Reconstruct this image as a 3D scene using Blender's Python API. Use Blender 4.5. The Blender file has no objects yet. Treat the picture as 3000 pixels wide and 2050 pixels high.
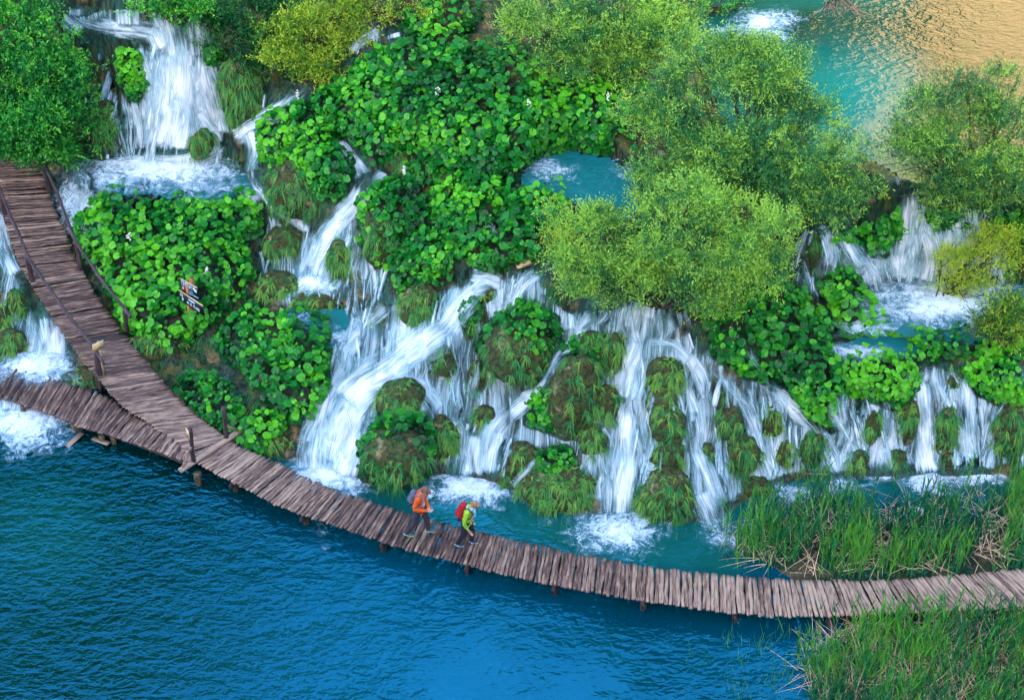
import bpy, bmesh, math, random
import numpy as np
from mathutils import Vector, Matrix
R = math.radians
rng = np.random.default_rng(11)
random.seed(11)
C = bpy.context.scene.collection
S = bpy.context.scene

# ------------------------------------------------------------------ camera, sky, sun, exposure
FOV = 30.0; PITCH = 40.0; HC = 37.0
cam_d = bpy.data.cameras.new('camera'); cam = bpy.data.objects.new('camera', cam_d); C.objects.link(cam)
cam.location = (0, 0, HC); cam.rotation_euler = (R(90 - PITCH), 0, 0)
cam_d.sensor_fit = 'HORIZONTAL'; cam_d.angle = R(FOV); cam_d.clip_end = 3000
S.camera = cam
SUN_EL, SUN_AZ = 24.0, 197.0                      # the sun stands low behind the camera; an added ridge out of view keeps it off the gorge
world = bpy.data.worlds.new('World'); S.world = world; world.use_nodes = True
wn = world.node_tree; wn.nodes.clear()
wo = wn.nodes.new('ShaderNodeOutputWorld'); wb = wn.nodes.new('ShaderNodeBackground'); ws = wn.nodes.new('ShaderNodeTexSky')
ws.sky_type = 'NISHITA'; ws.sun_disc = False; ws.sun_elevation = R(SUN_EL); ws.sun_rotation = R(SUN_AZ)
ws.air_density = 0.75; ws.dust_density = 1.2; ws.ozone_density = 1.0
wb.inputs['Strength'].default_value = 0.15
wn.links.new(ws.outputs[0], wb.inputs[0]); wn.links.new(wb.outputs[0], wo.inputs[0])
sl = bpy.data.lights.new('sun', 'SUN'); sun = bpy.data.objects.new('sun', sl); C.objects.link(sun)
sl.energy = 2.4; sl.angle = R(0.5); sl.color = (1.0, 0.84, 0.62)
sd = Vector((math.sin(R(SUN_AZ)) * math.cos(R(SUN_EL)), math.cos(R(SUN_AZ)) * math.cos(R(SUN_EL)), math.sin(R(SUN_EL))))
sun.rotation_euler = (-sd).to_track_quat('-Z', 'Y').to_euler(); sun.location = sd * 100
S.view_settings.view_transform = 'Standard'; S.view_settings.look = 'None'; S.view_settings.gamma = 1.0
S.view_settings.use_curve_mapping = False; S.view_settings.exposure = 3.3
S.render.engine = 'CYCLES'
cy = S.cycles; cy.use_denoising = True; cy.max_bounces = 5; cy.diffuse_bounces = 2; cy.glossy_bounces = 2
cy.transmission_bounces = 3; cy.transparent_max_bounces = 12; cy.caustics_reflective = False; cy.caustics_refractive = False
try: cy.denoiser = 'OPENIMAGEDENOISE'
except Exception: pass

# ------------------------------------------------------------------ pixel rays (photo 3000 x 2050) -> points of the place
F = 1500 / math.tan(R(FOV / 2)); st, ct = math.sin(R(PITCH)), math.cos(R(PITCH))
K = 3000 / 2324.0
def ray(u, v):
    dx = (np.asarray(u, float) - 1500) / F; dy = -(np.asarray(v, float) - 1025) / F
    return dx, ct + dy * st, -st + dy * ct
def at_z(u, v, z):
    dx, dy, dz = ray(u, v); t = (z - HC) / dz
    return np.stack([dx * t, dy * t, HC + dz * t], -1)
def at_y(u, v, y):
    dx, dy, dz = ray(u, v); t = y / dy
    return np.stack([dx * t, dy * t, HC + dz * t], -1)
def to_px(p):
    p = np.asarray(p, float); x = p[..., 0]; y = p[..., 1]; z = p[..., 2] - HC
    d = y * ct - z * st; up = y * st + z * ct
    return 1500 + F * x / d, 1025 - F * up / d
def px_m(p): return F / (p[1] * ct - (p[2] - HC) * st)      # pixels per metre at p

# ------------------------------------------------------------------ noise
def _h(ix, iy, s):
    n = (ix.astype(np.int64) * 374761393 + iy.astype(np.int64) * 668265263 + s * 1442695041) & 0x7fffffff
    n = ((n ^ (n >> 13)) * 1274126177) & 0x7fffffff
    return ((n ^ (n >> 16)) & 0xffff) / 65535.0
def vnoise(x, y, s=0):
    x = np.asarray(x, float); y = np.asarray(y, float)
    ix = np.floor(x); iy = np.floor(y); fx = x - ix; fy = y - iy
    fx = fx * fx * (3 - 2 * fx); fy = fy * fy * (3 - 2 * fy)
    a = _h(ix, iy, s); b = _h(ix + 1, iy, s); c = _h(ix, iy + 1, s); d = _h(ix + 1, iy + 1, s)
    return (a * (1 - fx) + b * fx) * (1 - fy) + (c * (1 - fx) + d * fx) * fy
def fbm(x, y, o=3, s=0):
    t = 0; a = 1; w = 0
    for i in range(o): t = t + a * vnoise(x * 2 ** i, y * 2 ** i, s + i * 7); w += a; a *= .5
    return t / w
def sdist(poly, u, v):
    """signed pixel distance to a polygon, positive inside"""
    p = np.asarray(poly, float); q = np.roll(p, -1, 0); u = np.asarray(u, float); v = np.asarray(v, float)
    d = np.full(u.shape, 1e9); ins = np.zeros(u.shape, bool)
    for (x0, y0), (x1, y1) in zip(p, q):
        ex, ey = x1 - x0, y1 - y0; t = np.clip(((u - x0) * ex + (v - y0) * ey) / (ex * ex + ey * ey + 1e-9), 0, 1)
        d = np.minimum(d, np.hypot(u - x0 - t * ex, v - y0 - t * ey))
        if y0 != y1:
            c = ((y0 > v) != (y1 > v)) & (u < (x1 - x0) * (v - y0) / (y1 - y0) + x0); ins ^= c
    return np.where(ins, d, -d)
def O(l): return [tuple(c * K for c in p) for p in l]
def sstep(a, b, x): t = np.clip((x - a) / (b - a), 0, 1); return t * t * (3 - 2 * t)

# ------------------------------------------------------------------ mesh building
ORG = {}
class Geo:
    """collects faces, with per-vertex attributes, for ONE mesh"""
    def __init__(s): s.v = []; s.f = []; s.a = {}; s.uv = []; s.n = 0
    def add(s, v, faces, uv=None, **at):
        v = np.asarray(v, float).reshape(-1, 3); f = [np.asarray(x, int) + s.n for x in (faces if isinstance(faces, list) else [faces])]
        s.v.append(v); s.f += f
        s.uv.append(np.zeros((len(v), 2)) if uv is None else np.asarray(uv, float).reshape(-1, 2))
        for k, val in at.items():
            s.a.setdefault(k, []).append((s.n, np.broadcast_to(np.asarray(val, float), (len(v),))))
        s.n += len(v)
    def build(s, name, mat, parent=None, org=None, smooth=True):
        V = np.concatenate(s.v)
        if parent is not None: org = ORG[parent.name]
        o3 = np.zeros(3) if org is None else np.asarray(org, float)
        me = bpy.data.meshes.new(name); me.vertices.add(len(V)); me.vertices.foreach_set('co', (V - o3).astype(np.float32).ravel())
        idx = np.concatenate([f.ravel() for f in s.f]); cnt = np.concatenate([np.full(f.shape[0], f.shape[1]) for f in s.f])
        me.loops.add(len(idx)); me.loops.foreach_set('vertex_index', idx.astype(np.int32))
        me.polygons.add(len(cnt)); me.polygons.foreach_set('loop_start', (np.cumsum(cnt) - cnt).astype(np.int32))
        me.polygons.foreach_set('loop_total', cnt.astype(np.int32))
        me.polygons.foreach_set('use_smooth', np.full(len(cnt), smooth))
        UV = np.concatenate(s.uv); l = me.uv_layers.new(name='UVMap'); l.data.foreach_set('uv', UV[idx].astype(np.float32).ravel())
        for k, parts in s.a.items():
            arr = np.zeros(s.n, np.float32)
            for o_, val in parts: arr[o_:o_ + len(val)] = val
            me.attributes.new(k, 'FLOAT', 'POINT').data.foreach_set('value', arr)
        me.update(calc_edges=True); me.validate()
        me.materials.append(mat)
        ob = bpy.data.objects.new(name, me); C.objects.link(ob)
        if parent is not None: ob.parent = parent
        else: ob.location = o3
        ORG[ob.name] = o3
        return ob
def tag(o, label=None, cat=None, group=None, kind=None):
    if label: o['label'] = label
    if cat: o['category'] = cat
    if group: o['group'] = group
    if kind: o['kind'] = kind
    return o
def thing(name, label, cat, loc, group=None):
    o = bpy.data.objects.new(name, None); C.objects.link(o); o.location = tuple(loc); o.empty_display_size = .2
    ORG[o.name] = np.array(loc, float); return tag(o, label, cat, group)
def nrm(a): a = np.asarray(a, float); return a / (np.linalg.norm(a, axis=-1, keepdims=True) + 1e-12)
def tube(g, pts, rad, n=8, flat=1.0, wob=0.0, caps=True, uvo=0.0, **at):
    """tapered, gnarly round bar through pts"""
    pts = np.asarray(pts, float); m = len(pts); rad = np.broadcast_to(np.asarray(rad, float), (m,))
    t = np.gradient(pts, axis=0); t = nrm(t); up = np.array([0, 0, 1.]) if abs(t[:, 2]).mean() < .8 else np.array([0, 1., 0])
    a = nrm(np.cross(t, up)); b = nrm(np.cross(a, t)); ph = np.arange(n) * 2 * math.pi / n
    w = 1 + wob * (rng.random((m, n)) - .5)
    ring = pts[:, None] + (np.cos(ph)[None, :, None] * a[:, None] + flat * np.sin(ph)[None, :, None] * b[:, None]) * (rad[:, None] * w)[..., None]
    i = np.arange(m - 1)[:, None] * n; j = np.arange(n)[None]; j2 = (j + 1) % n
    f = np.stack([i + j, i + j2, i + n + j2, i + n + j], -1).reshape(-1, 4)
    L = np.concatenate([[0], np.cumsum(np.linalg.norm(np.diff(pts, axis=0), axis=1))])
    uv = np.stack([np.broadcast_to(L[:, None], (m, n)) + uvo, np.broadcast_to((np.arange(n) * rad.mean() * 6.283 / n)[None], (m, n)) + uvo * 3.1], -1)
    fs = [f]
    if caps: fs += [np.arange(n)[::-1][None], ((m - 1) * n + np.arange(n))[None]]
    g.add(ring.reshape(-1, 3), fs, uv=uv.reshape(-1, 2), **at)
def box(g, c, sx, sy, sz, M=None, **at):
    v = np.array([[x, y, z] for x in (-.5, .5) for y in (-.5, .5) for z in (-.5, .5)]) * [sx, sy, sz]
    if M is not None: v = v @ np.array(M).T
    f = np.array([[0, 1, 3, 2], [4, 6, 7, 5], [0, 4, 5, 1], [2, 3, 7, 6], [0, 2, 6, 4], [1, 5, 7, 3]])
    g.add(v + np.asarray(c), f, **at)

# ------------------------------------------------------------------ materials
def nmat(name):
    m = bpy.data.materials.new(name); m.use_nodes = True; nt = m.node_tree; nt.nodes.clear()
    out = nt.nodes.new('ShaderNodeOutputMaterial'); return m, nt, out
class N:
    """small node helper"""
    def __init__(s, nt): s.t = nt
    def new(s, ty, **kw):
        n = s.t.nodes.new(ty)
        for k, v in kw.items(): setattr(n, k, v)
        return n
    def put(s, sock, v):
        if v is None: return
        if hasattr(v, 'is_output'): s.t.links.new(v, sock)
        else:
            if isinstance(v, tuple) and len(v) == 3 and sock.type == 'RGBA': v = v + (1,)
            sock.default_value = v
    def attr(s, name): return s.new('ShaderNodeAttribute', attribute_name=name).outputs['Fac']
    def coord(s, k='Object'): return s.new('ShaderNodeTexCoord').outputs[k]
    def mapv(s, vec, sc, rot=(0, 0, 0)):
        n = s.new('ShaderNodeMapping'); s.put(n.inputs['Vector'], vec); n.inputs['Scale'].default_value = sc; n.inputs['Rotation'].default_value = rot
        return n.outputs[0]
    def noise(s, vec, scale, detail=3, rough=.55, dist=0.0):
        n = s.new('ShaderNodeTexNoise'); s.put(n.inputs['Vector'], vec); n.inputs['Scale'].default_value = scale
        n.inputs['Detail'].default_value = detail; n.inputs['Roughness'].default_value = rough; n.inputs['Distortion'].default_value = dist
        return n.outputs['Fac']
    def m(s, op, a, b=None, c=None, clamp=False):
        n = s.new('ShaderNodeMath', operation=op); n.use_clamp = clamp; s.put(n.inputs[0], a)
        if b is not None: s.put(n.inputs[1], b)
        if c is not None: s.put(n.inputs[2], c)
        return n.outputs[0]
    def rr(s, x, a, b, c=0.0, d=1.0):
        n = s.new('ShaderNodeMapRange', interpolation_type='SMOOTHSTEP'); s.put(n.inputs['Value'], x)
        for k, v in zip(('From Min', 'From Max', 'To Min', 'To Max'), (a, b, c, d)): n.inputs[k].default_value = v
        return n.outputs[0]
    def mix(s, f, a, b):
        n = s.new('ShaderNodeMix', data_type='RGBA'); s.put(n.inputs[0], f); s.put(n.inputs[6], a); s.put(n.inputs[7], b); return n.outputs[2]
    def ramp(s, f, stops):
        n = s.new('ShaderNodeValToRGB'); s.put(n.inputs[0], f); e = n.color_ramp.elements
        while len(e) < len(stops): e.new(.5)
        for q, (p, c) in zip(e, stops): q.position = p; q.color = tuple(c) + (1,)
        return n.outputs[0]
    def bump(s, h, st_=.5, dist=.05, nrm=None):
        n = s.new('ShaderNodeBump'); s.put(n.inputs['Height'], h); n.inputs['Strength'].default_value = st_; n.inputs['Distance'].default_value = dist
        if nrm is not None: s.put(n.inputs['Normal'], nrm)
        return n.outputs[0]
    def bsdf(s, col, rough=.6, normal=None, **kw):
        n = s.new('ShaderNodeBsdfPrincipled'); s.put(n.inputs['Base Color'], col); s.put(n.inputs['Roughness'], rough)
        if normal is not None: s.put(n.inputs['Normal'], normal)
        for k, v in kw.items(): s.put(n.inputs[k.replace('_', ' ')], v)
        return n.outputs[0]
    def sh(s, ty, col=None, normal=None, rough=None):
        n = s.new(ty)
        if col is not None: s.put(n.inputs['Color'], col)
        if normal is not None: s.put(n.inputs['Normal'], normal)
        if rough is not None: s.put(n.inputs['Roughness'], rough)
        return n.outputs[0]
    def mixs(s, f, a, b):
        n = s.new('ShaderNodeMixShader'); s.put(n.inputs[0], f); s.t.links.new(a, n.inputs[1]); s.t.links.new(b, n.inputs[2]); return n.outputs[0]
def fin(nt, out, sh, disp=None): nt.links.new(sh, out.inputs['Surface'])

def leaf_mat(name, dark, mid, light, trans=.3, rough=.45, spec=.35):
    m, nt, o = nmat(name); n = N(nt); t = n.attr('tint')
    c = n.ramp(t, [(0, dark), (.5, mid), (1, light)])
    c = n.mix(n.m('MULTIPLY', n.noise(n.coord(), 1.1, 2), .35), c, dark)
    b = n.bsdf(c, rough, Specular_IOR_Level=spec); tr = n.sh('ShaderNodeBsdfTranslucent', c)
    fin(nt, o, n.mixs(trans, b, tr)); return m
def plain(name, col, rough=.6, bump=0, scale=20, var=.25, **kw):
    m, nt, o = nmat(name); n = N(nt); f = n.noise(n.coord(), scale, 4)
    c = n.mix(n.rr(f, .3, .7), tuple(x * (1 - var) for x in col), tuple(min(1, x * (1 + var)) for x in col))
    fin(nt, o, n.bsdf(c, rough, n.bump(f, bump, .02) if bump else None, **kw)); return m

def wood_mat(name, pale, midc, dark, wet=.5):
    m, nt, o = nmat(name); n = N(nt); uv = n.coord('UV'); t = n.attr('tint')
    g1 = n.noise(n.mapv(uv, (2.2, 60, 1)), 1.0, 5, .65, .3); g2 = n.noise(n.mapv(uv, (9, 130, 1)), 1.0, 3); k = n.noise(n.mapv(uv, (3, 9, 1)), 1.0, 3)
    f = n.m('ADD', n.m('ADD', n.m('MULTIPLY', n.m('SUBTRACT', g1, .5), 1.7), n.m('MULTIPLY', n.m('SUBTRACT', k, .5), 1.2)), n.m('ADD', t, n.m('MULTIPLY', n.m('SUBTRACT', g2, .5), .5)))
    c = n.ramp(f, [(0.05, dark), (.42, midc), (.9, pale)])
    fin(nt, o, n.bsdf(c, n.rr(k, .3, .7, .35, .75), n.bump(n.m('ADD', g1, g2), .6, .02), Specular_IOR_Level=wet)); return m
# ------------------------------------------------------------------ the lie of the land: heights in metres above the lower lake
MAT = {}
ctrl = [(-500,1500,-1.6),(0,1400,-1.2),(300,1420,-1.4),(600,1520,-1.5),(1000,1650,-1.5),(1500,1800,-1.6),(2000,1950,-1.6),(2260,1950,-.9),
 (-500,2200,-2.6),(1500,2200,-2.6),(2450,2180,-.3),(3500,2200,.0),
 (-500,1250,-.5),(0,1240,-.6),(140,1150,-.35),(240,1190,-.2),(330,1240,-.5),(60,1060,.1),(160,1010,.35),(110,900,.8),(20,760,1.3),(-300,800,1.5),(-500,1000,.8),(-500,400,4.0),
 (0,600,1.7),(100,560,1.9),(-100,250,4.2),(220,640,1.9),(270,560,2.3),(250,760,1.15),(300,850,.9),(400,960,.8),(460,1060,.45),(560,1180,.25),(700,1295,.15),(830,1370,-.1),
 (420,700,1.9),(560,800,1.7),(700,860,1.55),(620,1000,1.0),(760,1120,.9),(620,1130,.6),(900,1130,1.15),(800,1250,.35),
 (470,490,3.5),(330,490,3.2),(640,520,3.3),(480,450,3.7),(230,420,3.8),(450,330,5.3),(520,200,7.1),(520,100,8.1),(300,120,7.0),(200,60,7.8),(300,250,5.0),(600,400,4.3),(700,370,4.7),(690,230,6.2),
 (760,600,3.0),(850,660,2.6),(920,830,1.9),(880,900,1.75),(840,960,1.6),(1000,930,1.8),(950,660,3.4),(1010,540,4.7),(820,420,5.0),(960,260,6.3),(900,100,7.8),
 (1100,100,8.0),(1050,350,5.8),(1250,300,6.7),(1200,500,5.3),(1350,480,5.8),(1500,400,6.5),(1450,200,7.4),(1600,150,7.6),(1300,650,4.4),(1150,750,3.3),(1400,700,4.7),(1450,790,4.2),
 (1180,870,2.7),(1350,850,3.5),(1560,800,4.4),(1600,560,5.6),(1700,480,5.8),(1800,620,5.6),(1900,300,7.0),(2000,650,6.0),(1750,780,5.3),
 (1130,1000,2.1),(1020,1180,1.2),(960,1100,1.5),(960,1300,.35),(930,1410,-.15),(1200,1150,1.6),(1180,1300,.8),(1080,1420,.0),(1250,1400,.0),(1400,1420,-.05),(1450,1250,1.1),(1400,1100,1.9),(1400,950,2.9),
 (1550,1000,2.9),(1600,1200,1.7),(1560,1480,-.05),(1700,1530,-.1),(1720,1250,1.6),(1720,1050,3.0),(1880,880,4.7),(1900,980,4.0),(1850,1200,2.3),(1850,1500,.0),(2000,1250,2.1),(1980,1530,.0),(2020,1050,3.4),
 (2080,1540,-.05),(2150,1560,-.15),(2150,1250,1.7),(2200,1450,.0),(2100,900,4.3),(2250,1000,3.6),(2350,1150,2.5),(2350,1400,.0),(2500,1250,1.6),(2450,1100,3.0),(2500,1020,3.3),(2500,1410,-.05),(2700,1100,3.1),(2700,1250,1.7),(2720,1400,.0),(2900,1100,3.1),(2900,1400,.0),(3200,1100,3.1),(3200,1350,.0),(3500,1350,.1),
 (2600,900,3.7),(2700,950,3.5),(2900,960,3.4),(3300,950,3.5),(2350,870,4.2),(2650,700,5.4),(2650,560,6.8),(2850,600,6.6),(3100,620,6.6),(3500,600,6.8),(2350,700,5.6),(2450,600,6.6),(2300,600,6.5),(2900,800,4.4),
 (2200,440,7.0),(2600,300,6.6),(2900,-200,6.6),(3400,0,6.6),(2050,100,7.4),(2150,-50,8.4),(2000,-300,9.3),(1200,-300,9.5),(400,-300,9.6),(-500,-300,9),(-300,50,7),(2600,-600,8.5),(-500,-600,11),(3500,-600,8.0),(1200,-600,11),
 (1500,1620,-.6),(1900,1620,-.6),(1250,1500,-.5),(2080,1640,-.5),(2250,1600,.08),(2350,1540,.1),(2600,1540,.12),(2850,1560,.12),(3100,1550,.12),(3500,1550,.1),(2700,1660,.12),(2300,1660,.1),(2600,1460,-.15),(2900,1450,-.15),(2350,1470,-.1),
 (2500,1850,.02),(2420,1980,.02),(2700,1950,.08),(3000,1900,.08),(2250,1760,-.5),(2200,1860,-.6)]
cp = np.array(ctrl, float)
def _tp(r2): return r2 * np.log(r2 + 1e-9)
_S = 1000.0
_A = _tp(((cp[:, None, :2] - cp[None, :, :2]) ** 2).sum(-1) / _S ** 2) + np.eye(len(cp)) * 2e-3
_P = np.c_[np.ones(len(cp)), cp[:, :2] / _S]
_M = np.block([[_A, _P], [_P.T, np.zeros((3, 3))]])
_w = np.linalg.solve(_M, np.r_[cp[:, 2], 0, 0, 0])
STEP = 7.0
gu = np.arange(-1001, 3900, STEP); gv = np.arange(-420, 2160, STEP)
GU, GV = np.meshgrid(gu, gv)
Z = _w[-3] + _w[-2] * GU / _S + _w[-1] * GV / _S
for k, (cu, cv, _) in enumerate(cp): Z = Z + _w[k] * _tp(((GU - cu) ** 2 + (GV - cv) ** 2) / _S ** 2)

# still-water pools: outline in the photo and level
POOLS = {
 'upper_lake': ([(2040,-700),(2010,60),(2080,250),(2150,420),(2350,470),(2560,470),(2640,520),(2800,560),(3000,590),(3600,620),(3600,-700)], 7.0),
 'pond': (O([(1185,395),(1215,365),(1290,345),(1390,360),(1460,420),(1440,500),(1340,500),(1290,450),(1230,430),(1180,420)]), 6.0),
 'pool': (O([(640,712),(665,700),(700,708),(745,698),(790,706),(798,735),(775,785),(745,795),(715,765),(690,742),(655,735)]), 1.75),
 'pool.001': (O([(222,408),(250,385),(300,375),(420,395),(500,370),(560,400),(580,440),(470,450),(380,448),(330,436),(290,446),(250,430)]), 3.3),
 'pool.002': (O([(1940,670),(2040,650),(2180,670),(2324,640),(2440,650),(2440,740),(2324,760),(2200,780),(2050,760),(1960,720)]), 3.75),
 'pool.003': (O([(1880,795),(1960,765),(2080,770),(2100,800),(2000,815),(1900,815)]), 3.45),
}
PATCH = [  # butterbur: outline (in the half-size photo), leaf scale, dome height, tint
 ([(905,8),(1000,-15),(1075,-5),(1090,60),(1000,115),(925,100)],.9,.3,.35),
 ([(840,130),(930,100),(1000,130),(1100,115),(1180,125),(1240,185),(1400,190),(1470,205),(1460,260),(1400,300),(1390,350),(1300,345),(1230,362),(1190,400),(1150,425),(1060,385),(1000,400),(960,350),(900,345),(880,365),(800,320),(760,300),(700,255),(715,225),(790,190)],1,.35,.45),
 ([(600,275),(700,240),(760,290),(775,340),(800,370),(795,410),(780,455),(755,450),(720,440),(700,405),(640,400),(605,370),(588,325)],1,.35,.5),
 ([(815,455),(880,418),(940,430),(955,470),(990,500),(950,535),(880,570),(850,560),(820,510)],.95,.3,.4),
 ([(905,590),(960,545),(1035,535),(1045,580),(1010,650),(965,655),(915,685),(900,640)],1,.35,.6),
 ([(960,475),(1060,400),(1150,430),(1165,475),(1085,535),(1040,560),(1000,520)],1,.3,.5),
 ([(1055,560),(1165,545),(1180,595),(1125,622),(1065,605)],.95,.35,.5),
 ([(1135,510),(1170,440),(1285,425),(1300,480),(1250,520),(1255,590),(1190,590),(1145,560)],1,.35,.5),
 ([(170,530),(235,445),(290,430),(340,470),(410,452),(480,452),(560,445),(600,480),(590,525),(560,560),(575,620),(545,680),(500,705),(470,745),(430,770),(390,800),(330,775),(285,740),(255,670),(215,610),(185,570)],1.08,.4,.55),
 ([(495,775),(560,700),(640,725),(700,712),(765,745),(745,800),(742,900),(700,955),(650,960),(600,900),(545,845),(510,820)],1.1,.4,.4),
 ([(392,900),(440,858),(500,868),(540,895),(555,960),(505,985),(440,945)],1,.25,.35),
 ([(540,985),(590,950),(655,950),(650,990),(595,1035),(545,1015)],1.05,.25,.4),
 ([(818,1010),(860,962),(960,955),(985,1000),(965,1075),(900,1112),(830,1092)],1.1,.45,.35),
 ([(1088,790),(1120,730),(1200,695),(1262,725),(1270,780),(1235,850),(1165,862),(1105,825)],1,.5,.45),
 ([(1270,815),(1330,760),(1372,778),(1352,860),(1345,940),(1270,982),(1200,962),(1205,915),(1280,865)],.9,.35,.4),
 ([(1218,1035),(1285,1018),(1300,1055),(1255,1092),(1222,1072)],.85,.3,.4),
 ([(1590,705),(1640,645),(1755,650),(1845,700),(1880,745),(1875,790),(1905,830),(1905,900),(1890,970),(1845,962),(1805,915),(1780,870),(1690,850),(1620,800)],1,.4,.55),
 ([(1855,645),(1920,618),(1965,680),(2005,715),(2015,770),(1960,790),(1905,755),(1885,700)],1,.35,.6),
 ([(1895,545),(1960,510),(2030,480),(2055,525),(2010,580),(1945,565)],1,.3,.6),
 ([(1895,830),(1960,800),(2065,815),(2080,875),(2045,925),(1965,900),(1910,885)],.9,.3,.65),
 ([(2105,475),(2180,468),(2185,520),(2120,522)],.9,.25,.6),
 ([(2180,830),(2260,825),(2324,850),(2330,930),(2260,905),(2190,875)],.85,.25,.8),
 ([(2050,790),(2085,760),(2135,775),(2120,820),(2070,820)],.85,.2,.65),
 ([(1048,700),(1090,685),(1105,735),(1065,765)],.85,.2,.6),
 ([(272,115),(318,125),(335,195),(305,232),(275,180)],.8,.2,.6),
 ([(2240,500),(2330,480),(2340,560),(2270,560)],.85,.2,.8),
 ([(450,95),(500,105),(505,140),(470,152)],.95,.2,.4),
 ([(2020,760),(2060,735),(2110,760),(2090,800),(2040,800)],.95,.25,.6),
 ([(2110,772),(2170,762),(2225,770),(2235,800),(2170,812),(2110,800)],.9,.2,.55),
 ([(1930,745),(1985,735),(2040,752),(2010,775),(1940,772)],.85,.15,.5),
 ([(2240,770),(2300,760),(2330,800),(2280,830),(2230,815)],.9,.25,.7),
 ([(1985,690),(2030,672),(2060,700),(2020,722)],.85,.2,.6),
 ([(2095,700),(2140,690),(2150,720),(2110,728)],.8,.2,.55),
 ([(2150,745),(2200,730),(2240,745),(2200,770)],.8,.2,.5),
]
XY = at_z(GU, GV, Z)
land = sstep(.05, .6, Z)
Z = Z + land * (.55 * (fbm(XY[..., 0] * .55, XY[..., 1] * .55, 2, 3) - .5) + .34 * (fbm(XY[..., 0] * 1.5, XY[..., 1] * 1.5, 3, 5) - .5))
# rounded tufa cushions all over the steep parts
cell = np.abs(np.sin(XY[..., 0] * 3.1 + 2 * vnoise(XY[..., 0] * .8, Z * .8, 2))) * np.abs(np.sin(Z * 3.3 + 3 * vnoise(XY[..., 0] * .6 + 9, Z * .5, 4)))
Z = Z + land * .16 * (cell - .3)
Z0 = Z.copy()
for p, ls, dome, tn in PATCH:
    d = sdist(O(p), GU, GV); Z = Z + dome * sstep(-20, 70, d)
for nm, (p, lv) in POOLS.items():
    d = sdist(p, GU, GV); k = sstep(-14, 12, d); Z = Z * (1 - k) + (lv - .4) * k
    ring = sstep(-60, -14, d) * (1 - k)
    Z = np.where(ring > .5, np.maximum(Z, lv + .03), Z)       # a low natural rim holds the water
_dx, _dy, _dz = ray(GU, GV); G = _dy / -_dz
Y = (HC - Z) * G
for i in range(len(gv) - 2, -1, -1):                            # no overhangs: each row stands behind the one below it
    ymin = Y[i + 1] + .004; Y[i] = np.maximum(Y[i], ymin)
Z = HC - Y / G
PW = at_z(GU, GV, Z)
def _bil(A, u, v):
    x = np.clip((np.asarray(u, float) - gu[0]) / STEP, 0, len(gu) - 1.001); y = np.clip((np.asarray(v, float) - gv[0]) / STEP, 0, len(gv) - 1.001)
    i = np.floor(x).astype(int); j = np.floor(y).astype(int); a = (x - i); b = (y - j)
    if A.ndim == 3: a = a[..., None]; b = b[..., None]
    return (A[j, i] * (1 - a) + A[j, i + 1] * a) * (1 - b) + (A[j + 1, i] * (1 - a) + A[j + 1, i + 1] * a) * b
def P(u, v): return _bil(PW, u, v)
NW = nrm(np.cross(np.gradient(PW, axis=1), -np.gradient(PW, axis=0)))
def PN(u, v): return nrm(_bil(NW, u, v))

# streams: path in the half-size photo with widths; used for the wet ground and for the falling water itself
STREAMS = {}
def ST(name, *paths): STREAMS.setdefault(name, []).extend(paths)
# each path: (density, [(x, y, width), ...])
ST('waterfall_top_left',
 (.8,[(140,25,50),(165,55,70),(200,75,60)]),(.75,[(210,20,80),(220,60,80)]),(.75,[(290,10,70),(290,70,80)]),(.7,[(330,90,50),(345,170,50),(350,260,50),(345,350,60)]),(.75,[(460,120,50),(495,220,50),(520,320,50)]),(.7,[(340,20,60),(360,80,70)]),
 (.9,[(150,38,36),(230,58,40),(320,72,44),(400,95,70)]),(.6,[(185,8,60),(185,50,70)]),(.6,[(250,15,70),(255,62,80)]),(.5,[(310,30,50),(330,80,60)]),
 (.75,[(375,20,60),(385,90,80),(395,160,90)]),(.7,[(430,15,60),(440,90,80),(445,150,90)]),
 (1.0,[(400,80,110),(405,160,120),(400,240,130),(385,350,130)]),(.95,[(440,110,80),(460,190,90),(480,260,80),(505,320,70)]),(.9,[(370,110,60),(375,200,70),(372,290,80),(368,355,90)]),
 (.95,[(400,200,70),(420,260,80),(405,350,60)]),(.8,[(440,240,50),(470,290,40),(510,340,50)]),(.9,[(350,60,50),(380,120,70)]),
 (.7,[(262,118,12),(276,170,14),(288,220,14),(285,290,14),(287,355,18)]),(.85,[(296,215,18),(318,260,26),(322,310,34),(325,352,44)]),(.4,[(232,110,16),(236,150,12)]),(.35,[(410,300,30),(420,350,30)]),
 (.75,[(245,340,8),(240,370,10)]))
ST('rapids_top_left',
 (1.0,[(215,395,50),(300,370,60),(400,378,64),(480,355,60),(520,315,50)]),(.9,[(330,400,60),(420,400,50),(490,380,40)]),
 (.55,[(480,400,40),(420,432,46),(350,445,40),(260,425,36),(200,440,50)]),(.8,[(150,415,40),(180,455,70),(205,500,80),(225,525,50)]),(.6,[(230,420,30),(170,470,50),(190,520,40)]),
 (.6,[(420,440,18),(480,428,20),(560,440,24),(600,470,26)]),(.5,[(380,450,20),(400,470,16)]),
 (.9,[(150,455,60),(215,470,60)]),(.75,[(180,400,26),(160,440,30),(150,500,30)]))
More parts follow.
